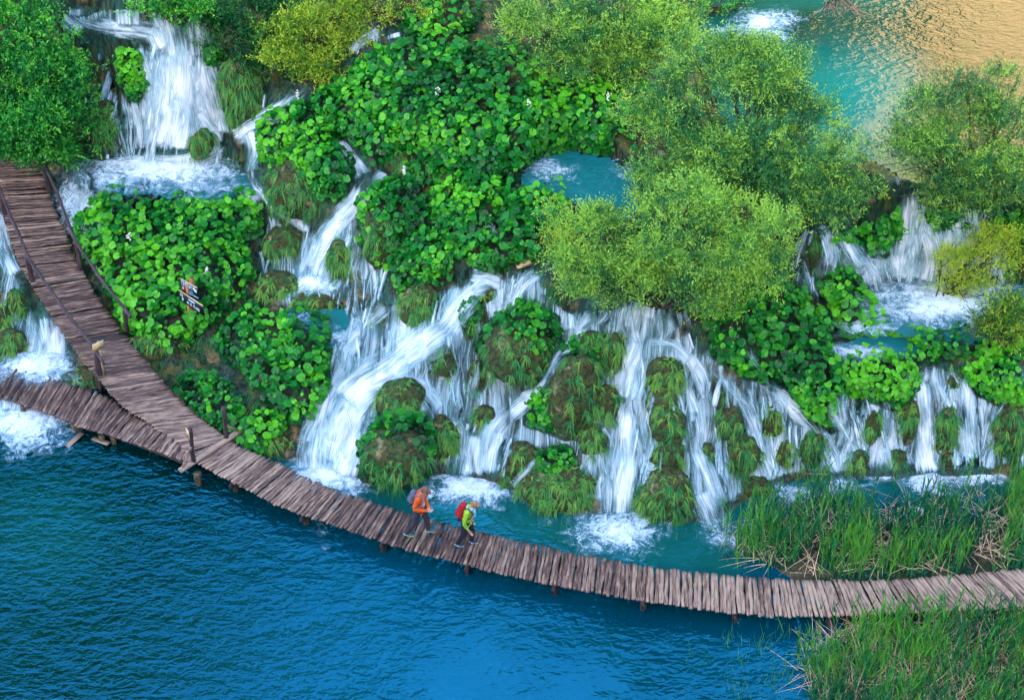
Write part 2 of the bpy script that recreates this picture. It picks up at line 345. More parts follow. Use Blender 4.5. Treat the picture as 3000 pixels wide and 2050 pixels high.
ST('stream_middle',
 (.9,[(725,185,20),(695,208,34),(640,250,40),(580,290,50),(520,318,54)]),(.8,[(560,290,44),(582,320,34),(578,370,32),(570,410,26)]),(.65,[(600,290,20),(590,350,20),(570,400,20)]),
 (.85,[(570,400,26),(590,440,34),(630,470,34),(680,505,30),(718,535,22)]),(.5,[(560,430,14),(620,455,14)]),
 (.95,[(765,310,18),(785,345,34),(812,385,46),(835,420,50)]),(.85,[(880,385,22),(858,410,28),(835,435,30)]),(1.0,[(835,410,50),(812,460,60),(775,505,58),(738,555,60),(712,620,74),(705,650,90)]),(.9,[(800,470,40),(750,540,50),(700,620,60)]),
 (.75,[(740,640,50),(690,655,60),(650,640,30)]),(.6,[(590,560,16),(600,610,14),(610,640,26)]),(.6,[(730,650,14),(680,695,16),(640,712,24)]),(.45,[(615,500,14),(600,560,12)]),
 (.6,[(608,205,10),(600,262,8)]))
ST('waterfall_top_centre', (.85,[(880,62,30),(830,80,50),(805,110,44),(795,140,40)]),(.85,[(900,70,50),(905,100,40)]),(.7,[(850,60,40),(850,110,60)]),(.5,[(1060,30,30),(1075,60,12)]))
ST('pond_rapids', (.75,[(1295,350,30),(1250,372,40),(1205,400,40)]),(.55,[(1390,370,50),(1400,420,40)]),(.4,[(1280,360,50),(1220,390,50)]))
ST('small_falls_centre',
 (.7,[(1085,500,30),(1115,515,40),(1140,560,30)]),(.6,[(1040,405,8),(1045,445,10)]),(.5,[(975,478,6),(978,520,9)]),(.5,[(945,520,16),(930,550,18)]),(.45,[(1002,318,8),(1002,340,6)]),
 (.5,[(1232,190,10),(1235,215,12)]),(.5,[(1296,190,14),(1296,215,10)]),(.5,[(865,640,10),(868,690,12)]),(.35,[(835,600,14),(842,650,16)]),(.4,[(505,850,22),(530,890,26)]),(.55,[(520,880,26),(545,905,20)]),(.5,[(540,965,20),(560,1000,30),(545,1025,30)]),(.45,[(225,590,22),(235,640,26)]))
ST('cascade_centre_left',
 (.8,[(1235,608,36),(1190,640,50),(1165,680,46),(1150,710,40)]),(.75,[(1060,625,40),(1110,640,50),(1150,650,50)]),(.9,[(1150,640,50),(1090,655,50),(1050,695,60),(1010,755,70),(960,790,84),(900,830,90)]),
 (.85,[(1050,640,30),(1030,680,34),(1020,740,40)]),(.95,[(1020,740,60),(960,785,90),(890,840,100),(820,880,110),(770,930,120)]),(.7,[(900,760,40),(950,800,60),(880,860,60)]),
 (.85,[(890,680,40),(850,720,46),(810,760,50),(775,820,50)]),(.6,[(860,690,30),(800,740,40),(765,790,30)]),(.6,[(840,780,50),(790,840,60),(760,900,60)]),(.35,[(800,770,60),(790,870,70)]),
 (1.0,[(830,870,110),(780,930,130),(755,1000,140),(740,1070,150)]),(.9,[(760,870,60),(735,950,80),(715,1030,80),(720,1090,90)]),(.95,[(800,960,90),(790,1040,100),(770,1095,110)]),(.6,[(740,860,30),(715,950,40),(690,1020,50)]),
 (.8,[(860,850,60),(930,865,50),(975,900,50),(1000,950,40)]),(.6,[(905,830,40),(960,870,40),(1010,940,36)]),(.35,[(870,900,40),(840,990,60)]),
 (.55,[(1080,700,26),(1095,745,26),(1070,800,24),(1045,860,26),(1025,950,30)]),(.6,[(1100,690,30),(1160,700,30)]),(.75,[(1060,690,30),(1020,760,40)]),(.4,[(1000,790,24),(1030,850,22),(1040,930,30)]),(.3,[(1010,900,40),(1030,970,40)]))
ST('cascade_centre',
 (.7,[(1300,700,26),(1285,730,30),(1300,760,34)]),(.6,[(1345,690,40),(1330,730,46),(1290,770,30)]),(.5,[(1380,690,30),(1375,730,26),(1330,745,26)]),
 (.85,[(1360,735,22),(1310,765,36),(1270,815,34),(1240,870,34),(1190,915,46),(1140,955,56)]),(.55,[(1260,740,20),(1265,800,20),(1235,850,24)]),
 (.9,[(1180,920,50),(1130,965,60),(1110,1020,64),(1105,1080,70)]),(.75,[(1000,950,50),(1050,975,60),(1040,1040,70),(1030,1095,70)]),(.85,[(1090,975,50),(1080,1040,60),(1075,1095,80)]),(.8,[(1130,960,40),(1125,1030,50),(1110,1095,60)]),
 (.55,[(1105,850,26),(1095,900,30),(1085,965,30)]),(.45,[(1140,870,22),(1130,920,24),(1130,960,22)]),(.35,[(1180,880,20),(1165,925,20)]),(.45,[(1090,800,20),(1075,870,24),(1060,950,22)]),
 (.65,[(960,975,36),(1000,960,36),(1050,965,30)]),(.4,[(1190,960,30),(1180,1010,26)]),(.75,[(1220,1035,14),(1190,1070,18),(1150,1110,22)]),(.35,[(1290,960,24),(1300,1010,30)]),(.5,[(1170,1010,20),(1145,1050,24)]),
 (.45,[(1250,970,18),(1330,1010,20),(1350,1050,18)]),(.35,[(1220,960,40),(1225,1020,30)]))
ST('waterfall_centre',
 (.75,[(1480,650,70),(1480,690,110),(1470,740,120)]),(.6,[(1440,700,50),(1430,760,60)]),(.6,[(1530,700,50),(1545,760,60)]),
 (.95,[(1455,745,60),(1440,790,56),(1428,850,56),(1425,920,56)]),(1.0,[(1425,900,56),(1422,980,64),(1412,1060,74),(1402,1130,84),(1400,1190,90)]),(.7,[(1450,800,40),(1455,860,30),(1440,930,40)]),
 (.75,[(1450,790,26),(1490,775,28),(1540,790,34),(1565,830,40)]),(.8,[(1550,790,44),(1590,850,44),(1600,920,40)]),(.7,[(1560,840,34),(1560,900,40),(1580,960,50)]),
 (.7,[(1575,930,60),(1575,1010,60),(1600,1080,70),(1620,1150,70)]),(.6,[(1600,1000,40),(1630,1090,50),(1650,1160,60)]),(.8,[(1590,1100,60),(1610,1160,60),(1635,1215,60)]),
 (.7,[(1580,800,40),(1640,860,40),(1690,920,38),(1720,990,44),(1740,1060,46),(1760,1115,50)]),(.5,[(1620,830,30),(1660,900,30),(1660,960,24)]),(.35,[(1480,880,30),(1470,940,26)]),(.3,[(1490,760,80),(1500,800,80)]),
 (.35,[(1380,900,50),(1370,960,60)]),(.35,[(1360,960,40),(1390,1010,40)]),(.3,[(1640,880,40),(1670,980,50)]),(.5,[(1400,1000,70),(1395,1100,100)]))
ST('cascade_right',
 (.6,[(1690,770,16),(1710,820,30),(1760,880,40),(1800,930,44)]),(.8,[(1720,850,30),(1790,920,44),(1850,975,46),(1885,1040,44),(1905,1095,50)]),(.5,[(1690,850,40),(1720,920,40),(1740,970,40)]),(.5,[(1740,900,26),(1770,960,26),(1790,1040,30),(1790,1100,34)]),
 (.45,[(1850,985,30),(1860,1060,30)]),(.5,[(1770,990,20),(1760,1050,24)]),(.55,[(1900,870,20),(1905,930,30),(1915,980,34)]),(.7,[(1880,890,14),(1890,940,24),(1925,1000,30),(1950,1060,34)]),
 (.6,[(1960,870,16),(1975,930,20),(1980,1000,20)]),(.6,[(2010,860,18),(2015,920,30),(2010,970,34),(2045,1020,40),(2070,1075,44)]),(.4,[(1940,990,60),(1960,1060,70)]),(.35,[(1975,940,40),(1990,1010,40)]),(.5,[(1990,1000,20),(2010,1060,26)]),
 (.45,[(1960,1010,30),(1985,1030,40)]),(.3,[(1820,980,40),(1820,1070,40)]),
 (.9,[(2078,825,34),(2092,880,40),(2098,960,44),(2100,1030,56),(2108,1090,74)]),(.8,[(2100,845,26),(2140,890,30),(2170,950,30),(2195,1010,34),(2215,1060,50)]),(.9,[(2185,830,26),(2190,900,36),(2195,980,40),(2205,1060,64)]),(.5,[(2150,830,26),(2185,880,26)]),
 (.5,[(2240,890,14),(2215,960,16),(2205,1000,18)]),(.4,[(2300,870,12),(2270,920,14),(2230,980,16)]),(.5,[(2075,840,60),(2060,900,40)]),(.35,[(2060,960,30),(2055,1030,40)]),(.45,[(2120,830,60),(2110,900,50)]),(.4,[(2310,820,30),(2324,880,30)]))
ST('waterfall_upper_right',
 (.8,[(2030,560,90),(2050,640,110)]),(.8,[(2130,480,110),(2150,560,140),(2140,640,150)]),(.7,[(2000,520,60),(2010,640,80)]),(.75,[(1900,520,60),(1940,600,70),(1980,650,70)]),(.8,[(2210,500,90),(2220,620,110)]),(.9,[(2058,405,30),(2070,450,44),(2055,500,40),(2060,545,60),(2050,600,80),(2040,650,100)]),(.8,[(2085,500,90),(2105,560,110),(2110,600,120),(2095,650,140)]),(.6,[(2165,440,50),(2180,500,80),(2175,570,90),(2160,640,90)]),(.6,[(2210,470,40),(2230,540,60),(2225,610,60)]),
 (.65,[(2270,500,18),(2276,570,24),(2250,640,40)]),(.7,[(1905,515,40),(1930,570,36),(1960,620,36),(1985,660,50)]),(.75,[(1945,570,20),(1975,610,40),(2010,650,60)]),(.55,[(1880,505,26),(1850,530,26)]),(.7,[(1815,525,30),(1828,590,24),(1840,640,22),(1860,690,24)]),(.4,[(1870,540,40),(1880,600,30)]),
 (.4,[(2000,560,40),(2010,620,50)]),(.5,[(2020,400,20),(2045,430,26)]))
ST('rapids_right',
 (.9,[(1950,655,30),(2040,665,50),(2140,665,50),(2240,655,40)]),(.6,[(2040,690,40),(2110,700,40),(2200,700,40),(2300,680,30)]),(.55,[(1850,690,20),(1880,715,26),(1905,745,26),(1975,775,26)]),(.5,[(1960,700,30),(2060,735,30)]),
 (.5,[(2100,720,30),(2040,750,30)]),(.6,[(2180,715,40),(2260,705,40),(2324,745,30)]),(.6,[(1880,800,20),(1940,805,26),(2010,800,20)]),(.5,[(1890,770,24),(1895,805,24)]),(.4,[(1960,775,24),(1970,800,24)]),(.5,[(2240,760,40),(2320,790,30)]))
ST('stream_left',
 (.8,[(-10,470,50),(5,540,40),(20,600,40),(45,640,30)]),(.6,[(20,640,20),(30,700,22),(50,760,40)]),(.95,[(110,700,60),(120,760,80),(120,820,100),(80,850,90)]),(.9,[(30,790,30),(70,820,60),(110,850,60),(170,860,30)]),(.6,[(60,720,24),(90,780,40)]),
 (.9,[(20,900,90),(40,950,110),(30,990,70)]),(.7,[(-10,940,60),(10,1010,60)]),(.5,[(90,920,60),(110,960,50)]))
ST('waterfall_top_right', (.85,[(1710,-20,60),(1735,20,70),(1745,60,80)]),(.8,[(1640,30,40),(1690,40,40),(1740,50,40)]),(.6,[(1585,10,20),(1605,45,24),(1625,75,30)]),(.6,[(1780,0,40),(1760,40,50)]))
ST('rill_centre_low', (.45,[(1340,1010,14),(1375,1050,16),(1380,1090,16)]),(.4,[(1660,1180,30),(1640,1230,40)]))
# foam where falling water lands: (x, y, rx, ry, level or None for the ground, density)
FOAM = [(690,722,60,16,1.78,.6),(760,770,40,22,1.78,.7),(655,722,24,14,1.78,.5),(480,425,90,18,3.33,.7),(330,430,70,14,3.33,.6),(250,405,50,24,3.33,.8),(420,405,120,22,3.33,.75),(720,740,60,26,1.8,.45),(1300,420,70,30,6.02,.3),(745,1085,95,42,0,1.0),(1070,1108,88,40,0,.95),(1400,1205,100,56,0,.9),(1640,1215,48,36,0,.7),(1900,1105,60,22,0,.7),(1800,1118,60,24,0,.8),(2000,1085,60,16,0,.6),(2110,1092,62,30,0,.95),(2225,1078,80,28,0,.95),(1700,1195,50,14,0,.4),
 (735,1195,26,34,0,.45),(740,1235,14,26,0,.4),(40,960,130,52,0,.95),(20,1010,60,36,0,.6),(80,830,95,44,.3,.95),(1240,1185,30,14,0,.5),(1150,1115,40,20,0,.6),(560,1012,30,20,.2,.6),(870,1110,40,14,0,.4),
 (380,382,160,44,3.35,1.0),(190,470,60,60,None,.85),(400,425,150,30,3.35,.6),(705,650,60,24,None,.9),(1240,385,60,28,6.02,.7),(1410,390,40,34,6.02,.5),(2100,668,150,26,3.77,.9),(2250,700,90,24,3.77,.6),(2050,720,80,24,3.77,.5),(1940,802,90,20,3.47,.9),(2150,700,190,40,3.77,.95),(1960,740,70,24,3.77,.8),(2000,700,90,30,3.77,.7),(2280,740,90,26,3.77,.6),(2180,655,120,22,3.77,.9),(1735,58,80,34,7.04,.85),(1625,72,34,16,7.04,.6),(820,720,60,24,1.8,.35),(300,420,90,26,3.35,.55),(560,430,50,20,None,.5),(230,440,50,24,None,.6)]

wet = np.zeros(Z.shape); flow_segments = []
for nm, ps in STREAMS.items():
    for den, pts in ps:
        q = np.array(pts, float) * K
        for (x0, y0, w0), (x1, y1, w1) in zip(q[:-1], q[1:]):
            W = max(w0, w1) * .5 + 40
            i0, i1 = np.searchsorted(gv, [min(y0, y1) - W, max(y0, y1) + W]); j0, j1 = np.searchsorted(gu, [min(x0, x1) - W, max(x0, x1) + W])
            if i0 >= i1 or j0 >= j1: continue
            U, V = GU[i0:i1, j0:j1], GV[i0:i1, j0:j1]; ex, ey = x1 - x0, y1 - y0
            t = np.clip(((U - x0) * ex + (V - y0) * ey) / (ex * ex + ey * ey + 1e-9), 0, 1); d = np.hypot(U - x0 - t * ex, V - y0 - t * ey)
            w = (w0 + (w1 - w0) * t) * .5
            wet[i0:i1, j0:j1] = np.maximum(wet[i0:i1, j0:j1], (1 - sstep(w * .6, w * 1.1 + 35, d)))
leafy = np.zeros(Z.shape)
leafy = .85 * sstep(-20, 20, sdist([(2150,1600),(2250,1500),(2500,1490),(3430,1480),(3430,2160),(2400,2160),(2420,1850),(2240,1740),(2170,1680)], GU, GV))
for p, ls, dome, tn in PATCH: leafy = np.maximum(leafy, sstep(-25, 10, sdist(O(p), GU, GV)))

# ---- ground
m, nt, o = nmat('tufa_ground'); n = N(nt); co = n.coord()
big = n.noise(co, .9, 4, .6); fine = n.noise(n.mapv(co, (6, 6, 2)), 1.4, 5, .7); mid = n.noise(n.mapv(co, (2.5, 2.5, 1.1)), 1.2, 4, .6)
moss = n.mix(n.rr(fine, .4, .72), (.002, .008, .003), (.02, .09, .015))
moss = n.mix(n.rr(mid, .46, .62), moss, (.09, .085, .010))
rock = n.mix(n.rr(fine, .3, .7), (.07, .04, .012), (.38, .26, .12))
c = n.mix(n.rr(big, .56, .64), moss, rock)
wetc = n.mix(n.rr(fine, .35, .65), (.001, .010, .012), (.02, .13, .09)); wetc = n.mix(n.rr(big, .45, .6), wetc, n.mix(n.rr(fine, .45, .65), (.006, .008, .004), (.10, .075, .02)))
c = n.mix(n.m('MULTIPLY', n.attr('wet'), n.rr(mid, .3, .55, .3, .9)), c, wetc)
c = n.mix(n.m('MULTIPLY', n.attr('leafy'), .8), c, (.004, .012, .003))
bed = n.mix(n.rr(mid, .4, .7), (.01, .05, .04), (.12, .09, .03))
c = n.mix(n.attr('bed'), c, bed)
h = n.m('ADD', n.m('MULTIPLY', fine, .7), mid)
fin(nt, o, n.bsdf(c, n.rr(fine, .3, .7, .35, .8), n.bump(h, .9, .12), Specular_IOR_Level=.45)); MAT['ground'] = m
g = Geo(); nv, nu = Z.shape
i = np.arange(nv - 1)[:, None] * nu; j = np.arange(nu - 1)[None]
f = np.stack([i + j, i + nu + j, i + nu + j + 1, i + j + 1], -1).reshape(-1, 4)
bedm = np.where(GV > 1000, 1 - sstep(-.1, .02, Z), 0.0)
for nm, (p, lv) in POOLS.items(): bedm = np.maximum(bedm, sstep(-10, 4, sdist(p, GU, GV)))
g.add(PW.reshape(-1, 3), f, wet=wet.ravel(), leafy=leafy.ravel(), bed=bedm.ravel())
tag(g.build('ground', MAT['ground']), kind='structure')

# ---- the land round about: an added, unseen ridge behind the viewer that blocks the sun, forested slope and sunlit cliff past the top of the picture
m, nt, o = nmat('forest_slope'); n = N(nt); co = n.coord(); a = n.noise(co, .25, 6, .7); b = n.noise(co, .04, 3)
fin(nt, o, n.bsdf(n.mix(n.rr(a, .35, .65), (.002, .008, .003), n.mix(b, (.008, .03, .006), (.015, .035, .008))), .8, n.bump(a, 1, 2.0))); MAT['forest'] = m
m, nt, o = nmat('limestone_cliff'); n = N(nt); co = n.coord(); a = n.noise(n.mapv(co, (1, 1, .3)), .12, 6, .7); b = n.noise(co, .05, 4)
fin(nt, o, n.bsdf(n.mix(n.rr(b, .5, .62), n.mix(n.rr(a, .3, .7), (.55, .33, .15), (.68, .46, .25)), (.2, .2, .05)), .8, n.bump(a, 1, 3.0))); MAT['cliff'] = m
def unseen_hill(name, mat, line, depth, hs, base=-3, seed=0, toward=1, rough=6):
    """a ridge along `line` (x, y) with crest heights hs; toward=+1 its far side, -1 its near side falls away"""
    L = np.array(line, float); t = np.linspace(0, len(L) - 1, 90); x = np.interp(t, range(len(L)), L[:, 0]); y = np.interp(t, range(len(L)), L[:, 1]); hh = np.interp(t, range(len(L)), hs)
    prof = np.array([(0, 0), (.08, .3), (.16, .55), (.3, .8), (.45, .97), (.55, 1.0), (.75, .7), (1, 0)]); s_ = np.linspace(0, 1, 40)
    px = s_; pz = np.interp(s_, prof[:, 0], prof[:, 1])
    X = x[:, None] + 0 * px[None]; Yy = y[:, None] + toward * depth * px[None]; Zz = base + (hh[:, None] - base) * pz[None]
    nz = fbm(X * .06, Yy * .06 + Zz * .06, 4, seed) - .5
    Yy = Yy - toward * rough * nz; Zz = Zz + rough * .9 * nz * (pz[None] > .05)
    g = Geo(); a, b = X.shape; i = np.arange(a - 1)[:, None] * b; j = np.arange(b - 1)[None]
    f = np.stack([i + j, i + b + j, i + b + j + 1, i + j + 1], -1).reshape(-1, 4); g.add(np.stack([X, Yy, Zz], -1).reshape(-1, 3), f)
    return tag(g.build(name, mat), kind='structure')
unseen_hill('unseen_hill', MAT['forest'], [(-260,-30),(-120,-45),(0,-55),(140,-45),(300,-20)], 110, [100,97,95,98,102], seed=3, toward=-1)  # added out of view, shaped to put the gorge in shade
unseen_hill('hillside', MAT['forest'], [(-330,110),(-150,124),(-60,134),(-25,140),(-8,145),(10,150),(37,156)], 44, [165,160,160,150,125,125,130], seed=8)
unseen_hill('cliff', MAT['cliff'], [(39.5,165),(46,163),(80,158),(130,150),(220,120),(330,60)], 70, [140,150,150,150,150,140], seed=5)
g = Geo(); X, Yy = np.meshgrid(np.linspace(-900, 900, 60), np.linspace(-900, 900, 60)); r = np.hypot(X, Yy - 60)
i = np.arange(59)[:, None] * 60; j = np.arange(59)[None]
g.add(np.stack([X, Yy, -4 + 0 * r], -1).reshape(-1, 3), np.stack([i + j, i + j + 1, i + 61 + j, i + 60 + j], -1).reshape(-1, 4))
tag(g.build('valley_floor', MAT['forest']), kind='structure')

# ---- water
def water_mat(name, deep, shallow, green, gl=.35, wave=(1.0, .35), bumpd=.06, st_=.6, thr=(.4, .6), gcol=(.9, .95, 1.0)):
    m, nt, o = nmat(name); n = N(nt); co = n.coord()
    a = n.noise(co, .09, 3, .5); b = n.noise(co, .35, 3, .6)
    c = n.mix(n.m('MAXIMUM', n.m('MULTIPLY', n.rr(a, thr[0], thr[1]), .35), n.attr('green')), deep, green); c = n.mix(n.attr('shallow'), c, n.mix(b, shallow, tuple(x * .75 for x in shallow)))
    w1 = n.noise(n.mapv(co, (1.0, 1.7, 1), (0, 0, .5)), wave[0], 3, .55, .6); w2 = n.noise(n.mapv(co, (1.0, 1.5, 1), (0, 0, -.2)), wave[0] * 3.1, 2, .5, .3)
    h = n.m('MULTIPLY', n.m('ADD', w1, n.m('MULTIPLY', w2, wave[1])), n.m('ADD', n.m('MULTIPLY', n.attr('green'), .8), n.rr(n.noise(co, .14, 3), .35, .65, .06, 1.0))); nb = n.bump(h, st_, bumpd)
    body = n.sh('ShaderNodeBsdfDiffuse', c)
    lw = n.new('ShaderNodeFresnel'); lw.inputs['IOR'].default_value = 1.33; nt.links.new(nb, lw.inputs['Normal'])
    fac = n.m('MAXIMUM', n.m('MULTIPLY', lw.outputs[0], 2.0), gl, clamp=True)
    fin(nt, o, n.mixs(fac, body, n.sh('ShaderNodeBsdfGlossy', gcol, nb, .03))); return m
MAT['lake'] = water_mat('lake_water', (.0, .055, .088), (.006, .12, .095), (.0, .014, .010), gl=.19, wave=(1.5, .5), bumpd=.12, st_=.8, gcol=(.05, .55, .80))
MAT['upper'] = water_mat('upper_lake_water', (.0, .13, .08), (.0, .25, .18), (.004, .04, .012), gl=.06, wave=(1.8, .4), bumpd=.07, st_=.3, thr=(.5, .62))
MAT['pool'] = water_mat('pool_water', (.004, .12, .13), (.02, .24, .22), (.004, .11, .09), gl=.08, wave=(3.0, .5), bumpd=.05, st_=.9)
def sheet(name, mat, x0, x1, y0, y1, z, nx, ny, shal, clip=None, grn=None):
    g = Geo(); X, Yy = np.meshgrid(np.linspace(x0, x1, nx), np.linspace(y0, y1, ny)); i = np.arange(ny - 1)[:, None] * nx; j = np.arange(nx - 1)[None]
    p = np.stack([X, Yy, 0 * X + z], -1); u, v = to_px(p)
    f = np.stack([i + j, i + j + 1, i + nx + j + 1, i + nx + j], -1).reshape(-1, 4)
    if clip is not None: f = f[(sdist(clip, u, v) > -10).ravel()[f].all(1)]
    g.add(p.reshape(-1, 3), f, shallow=shal(u, v).ravel(), green=(0 * u if grn is None else grn(u, v)).ravel())
    return tag(g.build(name, mat), kind='structure')
# shallow turquoise water lies between the walkway and the cascades
_back = [(-500,900),(300,1060),(500,1180),(700,1310),(850,1400),(1000,1490),(1250,1570),(1550,1640),(1800,1690),(2000,1720),(2150,1730),(2300,1500),(3500,1480),(3500,1000),(-500,800)]
sheet('lake', MAT['lake'], -60, 60, 5, 62, 0.0, 240, 114, lambda u, v: sstep(-25, 60, sdist(_back, u, v)) * .85 + .35 * sstep(260, 40, np.hypot((u - 120) * .8, v - 1560)), grn=lambda u, v: sstep(1450, 350, u + (v - 1500) * .35) * (1 - sstep(-25, 60, sdist(_back, u, v)) * .6))  # grn paints the dark reflection of the trees into the body colour, leftward
g = Geo()
for nm, (p, lv) in POOLS.items():
    q = at_z(np.array([a for a, b in p]), np.array([b for a, b in p]), lv)
    if nm == 'upper_lake':
        sheet('upper_lake', MAT['upper'], 5, 45, 36.5, 110, lv, 260, 420, lambda u, v: np.clip(sstep(330, 0, np.hypot(u - 2480, (v - 330) * 1.0)), 0, 1), clip=p, grn=lambda u, v: np.clip(sstep(170, 0, np.hypot((u - 2520) * .6, v - 110)) + sstep(90, 0, np.hypot(u - 2350, v - 80)) + sstep(2560, 2760, u - v * .1), 0, 1))  # grn also darkens the body colour rightward, so the gold reflection shows
        continue
    uu, vv = np.meshgrid(np.linspace(min(a for a, b in p) - 16, max(a for a, b in p) + 16, 40), np.linspace(min(b for a, b in p) - 16, max(b for a, b in p) + 16, 30))
    inside = sdist(p, uu, vv) > -6; pts = at_z(uu, vv, lv); gg = Geo()
    i = np.arange(29)[:, None] * 40; j = np.arange(39)[None]; f = np.stack([i + j, i + 40 + j, i + 41 + j, i + j + 1], -1).reshape(-1, 4)
    f = f[inside.ravel()[f].all(1)]; gg.add(pts.reshape(-1, 3), f, shallow=np.full(uu.size, .35)); tag(gg.build(nm.split('.')[0], MAT['pool']), kind='structure')

# ---- rounded tufa mounds: shape only, built further down; water is draped over the land AND the mounds
# (x, y, rx, ry) in the half-size photo, grass amount, grass tint, label
MOUNDS = [(450,320,33,40,1.2,.45,'oval grassy mound at the foot of the top left falls'),(548,215,52,85,1.4,.42,'tall grassy tufa wall right of the top left falls'),(512,385,46,36,.5,.3,'dark wet mound with a grassy nose below the falls pool'),(345,415,26,22,.9,.5,'little leafy hummock standing in the rapids'),
 (240,290,42,62,.9,.4,'grassy tufa pillar left of the thin top left falls'),(690,420,92,82,1.0,.35,'large dark mound with brown hanging grass under a butterbur clump'),(905,372,33,38,1.1,.5,'small grassy mound between two side rills'),(780,590,40,46,1.5,.5,'round bright grassy mound beside the middle stream'),
 (648,560,50,48,.9,.5,'grassy ledge mound left of the middle stream foot'),(632,655,54,40,1.3,.62,'low blue green grass mound left of the small pool'),(716,690,52,30,1.2,.6,'flat grassy mound at the foot of the middle stream'),(865,545,40,70,.8,.35,'brown tufa wall right of the middle stream'),
 (862,725,26,38,.5,.6,'small ochre rock amid the rapids'),(958,705,52,58,1.4,.4,'hanging grass wall left of the main cascade'),(912,912,58,50,1.5,.42,'large round grassy mound in the widest cascade'),(1012,820,26,52,.5,.4,'brown mossy spur in the centre cascade'),(1082,880,22,62,.4,.5,'narrow ochre rib between thin falls'),
 (1100,948,26,30,1.2,.5,'small grassy knob in the centre cascade'),(1175,800,84,70,.6,.35,'ochre tufa dome under the butterbur dome'),(1000,1005,46,56,1.2,.5,'grassy mound right of the shore butterbur'),(900,1040,74,66,.7,.35,'dark bank mound under the shore butterbur'),(1185,1052,42,48,.6,.5,'brown rock beside the centre foam'),
 (1150,1090,20,18,.1,.3,'small dark mossy stone at the edge of the foam'),(1268,1108,92,62,1.6,.5,'large grassy boulder standing at the lake shore'),(1305,905,62,100,.5,.4,'tufa ridge beneath the drooping butterbur strip'),(1345,790,34,42,1.3,.45,'rounded grass mound above the butterbur strip'),(1395,820,28,62,1.4,.5,'tall grass mound left of the white fall'),
 (1378,930,32,54,1.1,.55,'grass mound left of the tall white fall at mid height'),(1350,1005,34,44,1.1,.5,'grassy shoulder above the shore boulder'),(1508,855,46,46,1.3,.72,'pale brownish grass dome right of the tall white fall'),(1500,920,40,40,.6,.6,'wet boulder ringed by thin water'),(1515,965,44,50,.9,.42,'brown and green mound below the grass dome'),
 (1512,1035,44,44,.6,.4,'ochre topped mossy block right of the tall white fall'),(1510,1125,66,62,1.2,.4,'big mossy boulder at the shore right of the tall white fall'),(1085,720,28,30,.4,.5,'ochre rock in the fork of the main cascade'),(1112,665,26,24,.4,.5,'brown rock parting the head of the main cascade'),
 (1640,915,28,52,.3,.25,'dark moss topped pillar'),(1660,960,34,44,.8,.4,'grassy pillar with a thread of water'),(1680,1035,52,54,1.0,.3,'broad dark mossy mound in the right falls'),(1716,1108,46,34,.7,.35,'brown mossy boulder at the shore'),(1605,1030,20,32,.9,.6,'small grass tuft rock between two falls'),
 (1842,1018,34,64,1.2,.32,'upright dark mossy mound among the right falls'),(1750,960,30,50,.8,.7,'bluish wet grass mound'),(1775,1035,26,46,.9,.6,'wet grass mound by the shore falls'),(1895,930,24,44,.5,.3,'dark cleft rock under the butterbur tip'),(1945,1045,32,36,.8,.4,'mossy stub behind the reeds'),(1980,965,24,46,.8,.5,'grassy rib between thin right falls'),
 (2034,1048,26,38,1.1,.35,'small upright mossy stone by the right foam'),(2062,955,30,62,1.0,.5,'tufted rib left of the double fall'),(2145,975,34,66,1.4,.42,'grass mound between the two strong right falls'),(2148,1045,32,30,.1,.3,'dark wet rock between the two right foam pools'),(2290,975,52,82,1.1,.35,'large mossy shoulder at the right edge'),(2170,870,22,30,.7,.35,'dark mossy knob above the double fall'),
 (1845,575,24,52,.4,.3,'dark upright rock by the narrow cleft'),(1925,590,34,38,.5,.5,'brown rock under the upper right falls'),(2300,640,40,60,.9,.4,'brown leafy bank at the right edge'),(1100,930,1,1,0,.4,''),(40,705,24,52,.8,.4,'dark mossy rock beside the left stream'),(28,790,34,44,1.3,.5,'grassy mound at the left edge'),(8,735,26,40,1.2,.5,'grass covered rock cut by the left edge'),
 (195,862,56,30,1.0,.4,'low grassy rock between the two boardwalks'),(330,810,46,30,.4,.5,'bare ochre earth bank above the boardwalk'),(360,775,60,26,1.5,.5,'grass fringe below the signpost bank'),(620,1000,40,30,.8,.6,'ochre bank with dry grass beside the widest fall'),(175,560,1,1,0,.4,''),
 (540,1060,1,1,0,.4,''),(1030,408,34,26,.1,.4,'bare brown rock face among the butterbur'),(915,60,1,1,0,.4,''),(1085,95,40,20,.5,.5,'mossy rock below the small upper rill'),(2130,770,46,22,.4,.5,'brown mossy ledge under the little yellow tree'),(2200,815,50,16,.3,.5,'ochre ledge above the right falls'),(1180,700,1,1,0,.4,'')]

def mound_shape(cx, cy, rx, ry, idx):
    u, v = cx * K, cy * K; c = P(u, v); s = float(px_m(c)); dep = math.atan2(HC - c[2], c[1]); k_m = 1.0 if cx < 1600 else .88; a = rx * k_m * K / s; rv = ry * k_m * K / s
    b = min(a, rv * 1.2) * .85; cc = math.sqrt(max((rv ** 2 - (b * math.sin(dep)) ** 2), (.35 * rv) ** 2)) / math.cos(dep)
    def surf(d):
        w = 1 + .30 * (fbm(d[..., 0] * 1.6 + idx * 3.1, d[..., 2] * 1.6 + d[..., 1] * 1.3, 3, idx) - .5) + .10 * (fbm(d[..., 0] * 6 + idx, d[..., 2] * 6 + d[..., 1] * 5, 2, idx + 5) - .5)
        e = np.sign(d) * np.abs(d) ** .9; return c + e * w[..., None] * np.array([a, b, cc]) + np.array([0, b * .18, -.06])
    return c, (a, b, cc), surf
DC = PW[..., 1] * ct - (PW[..., 2] - HC) * st            # distance in front of the viewer's plane, used to find the foremost surface
DF = DC.copy(); mcore = np.zeros(Z.shape)
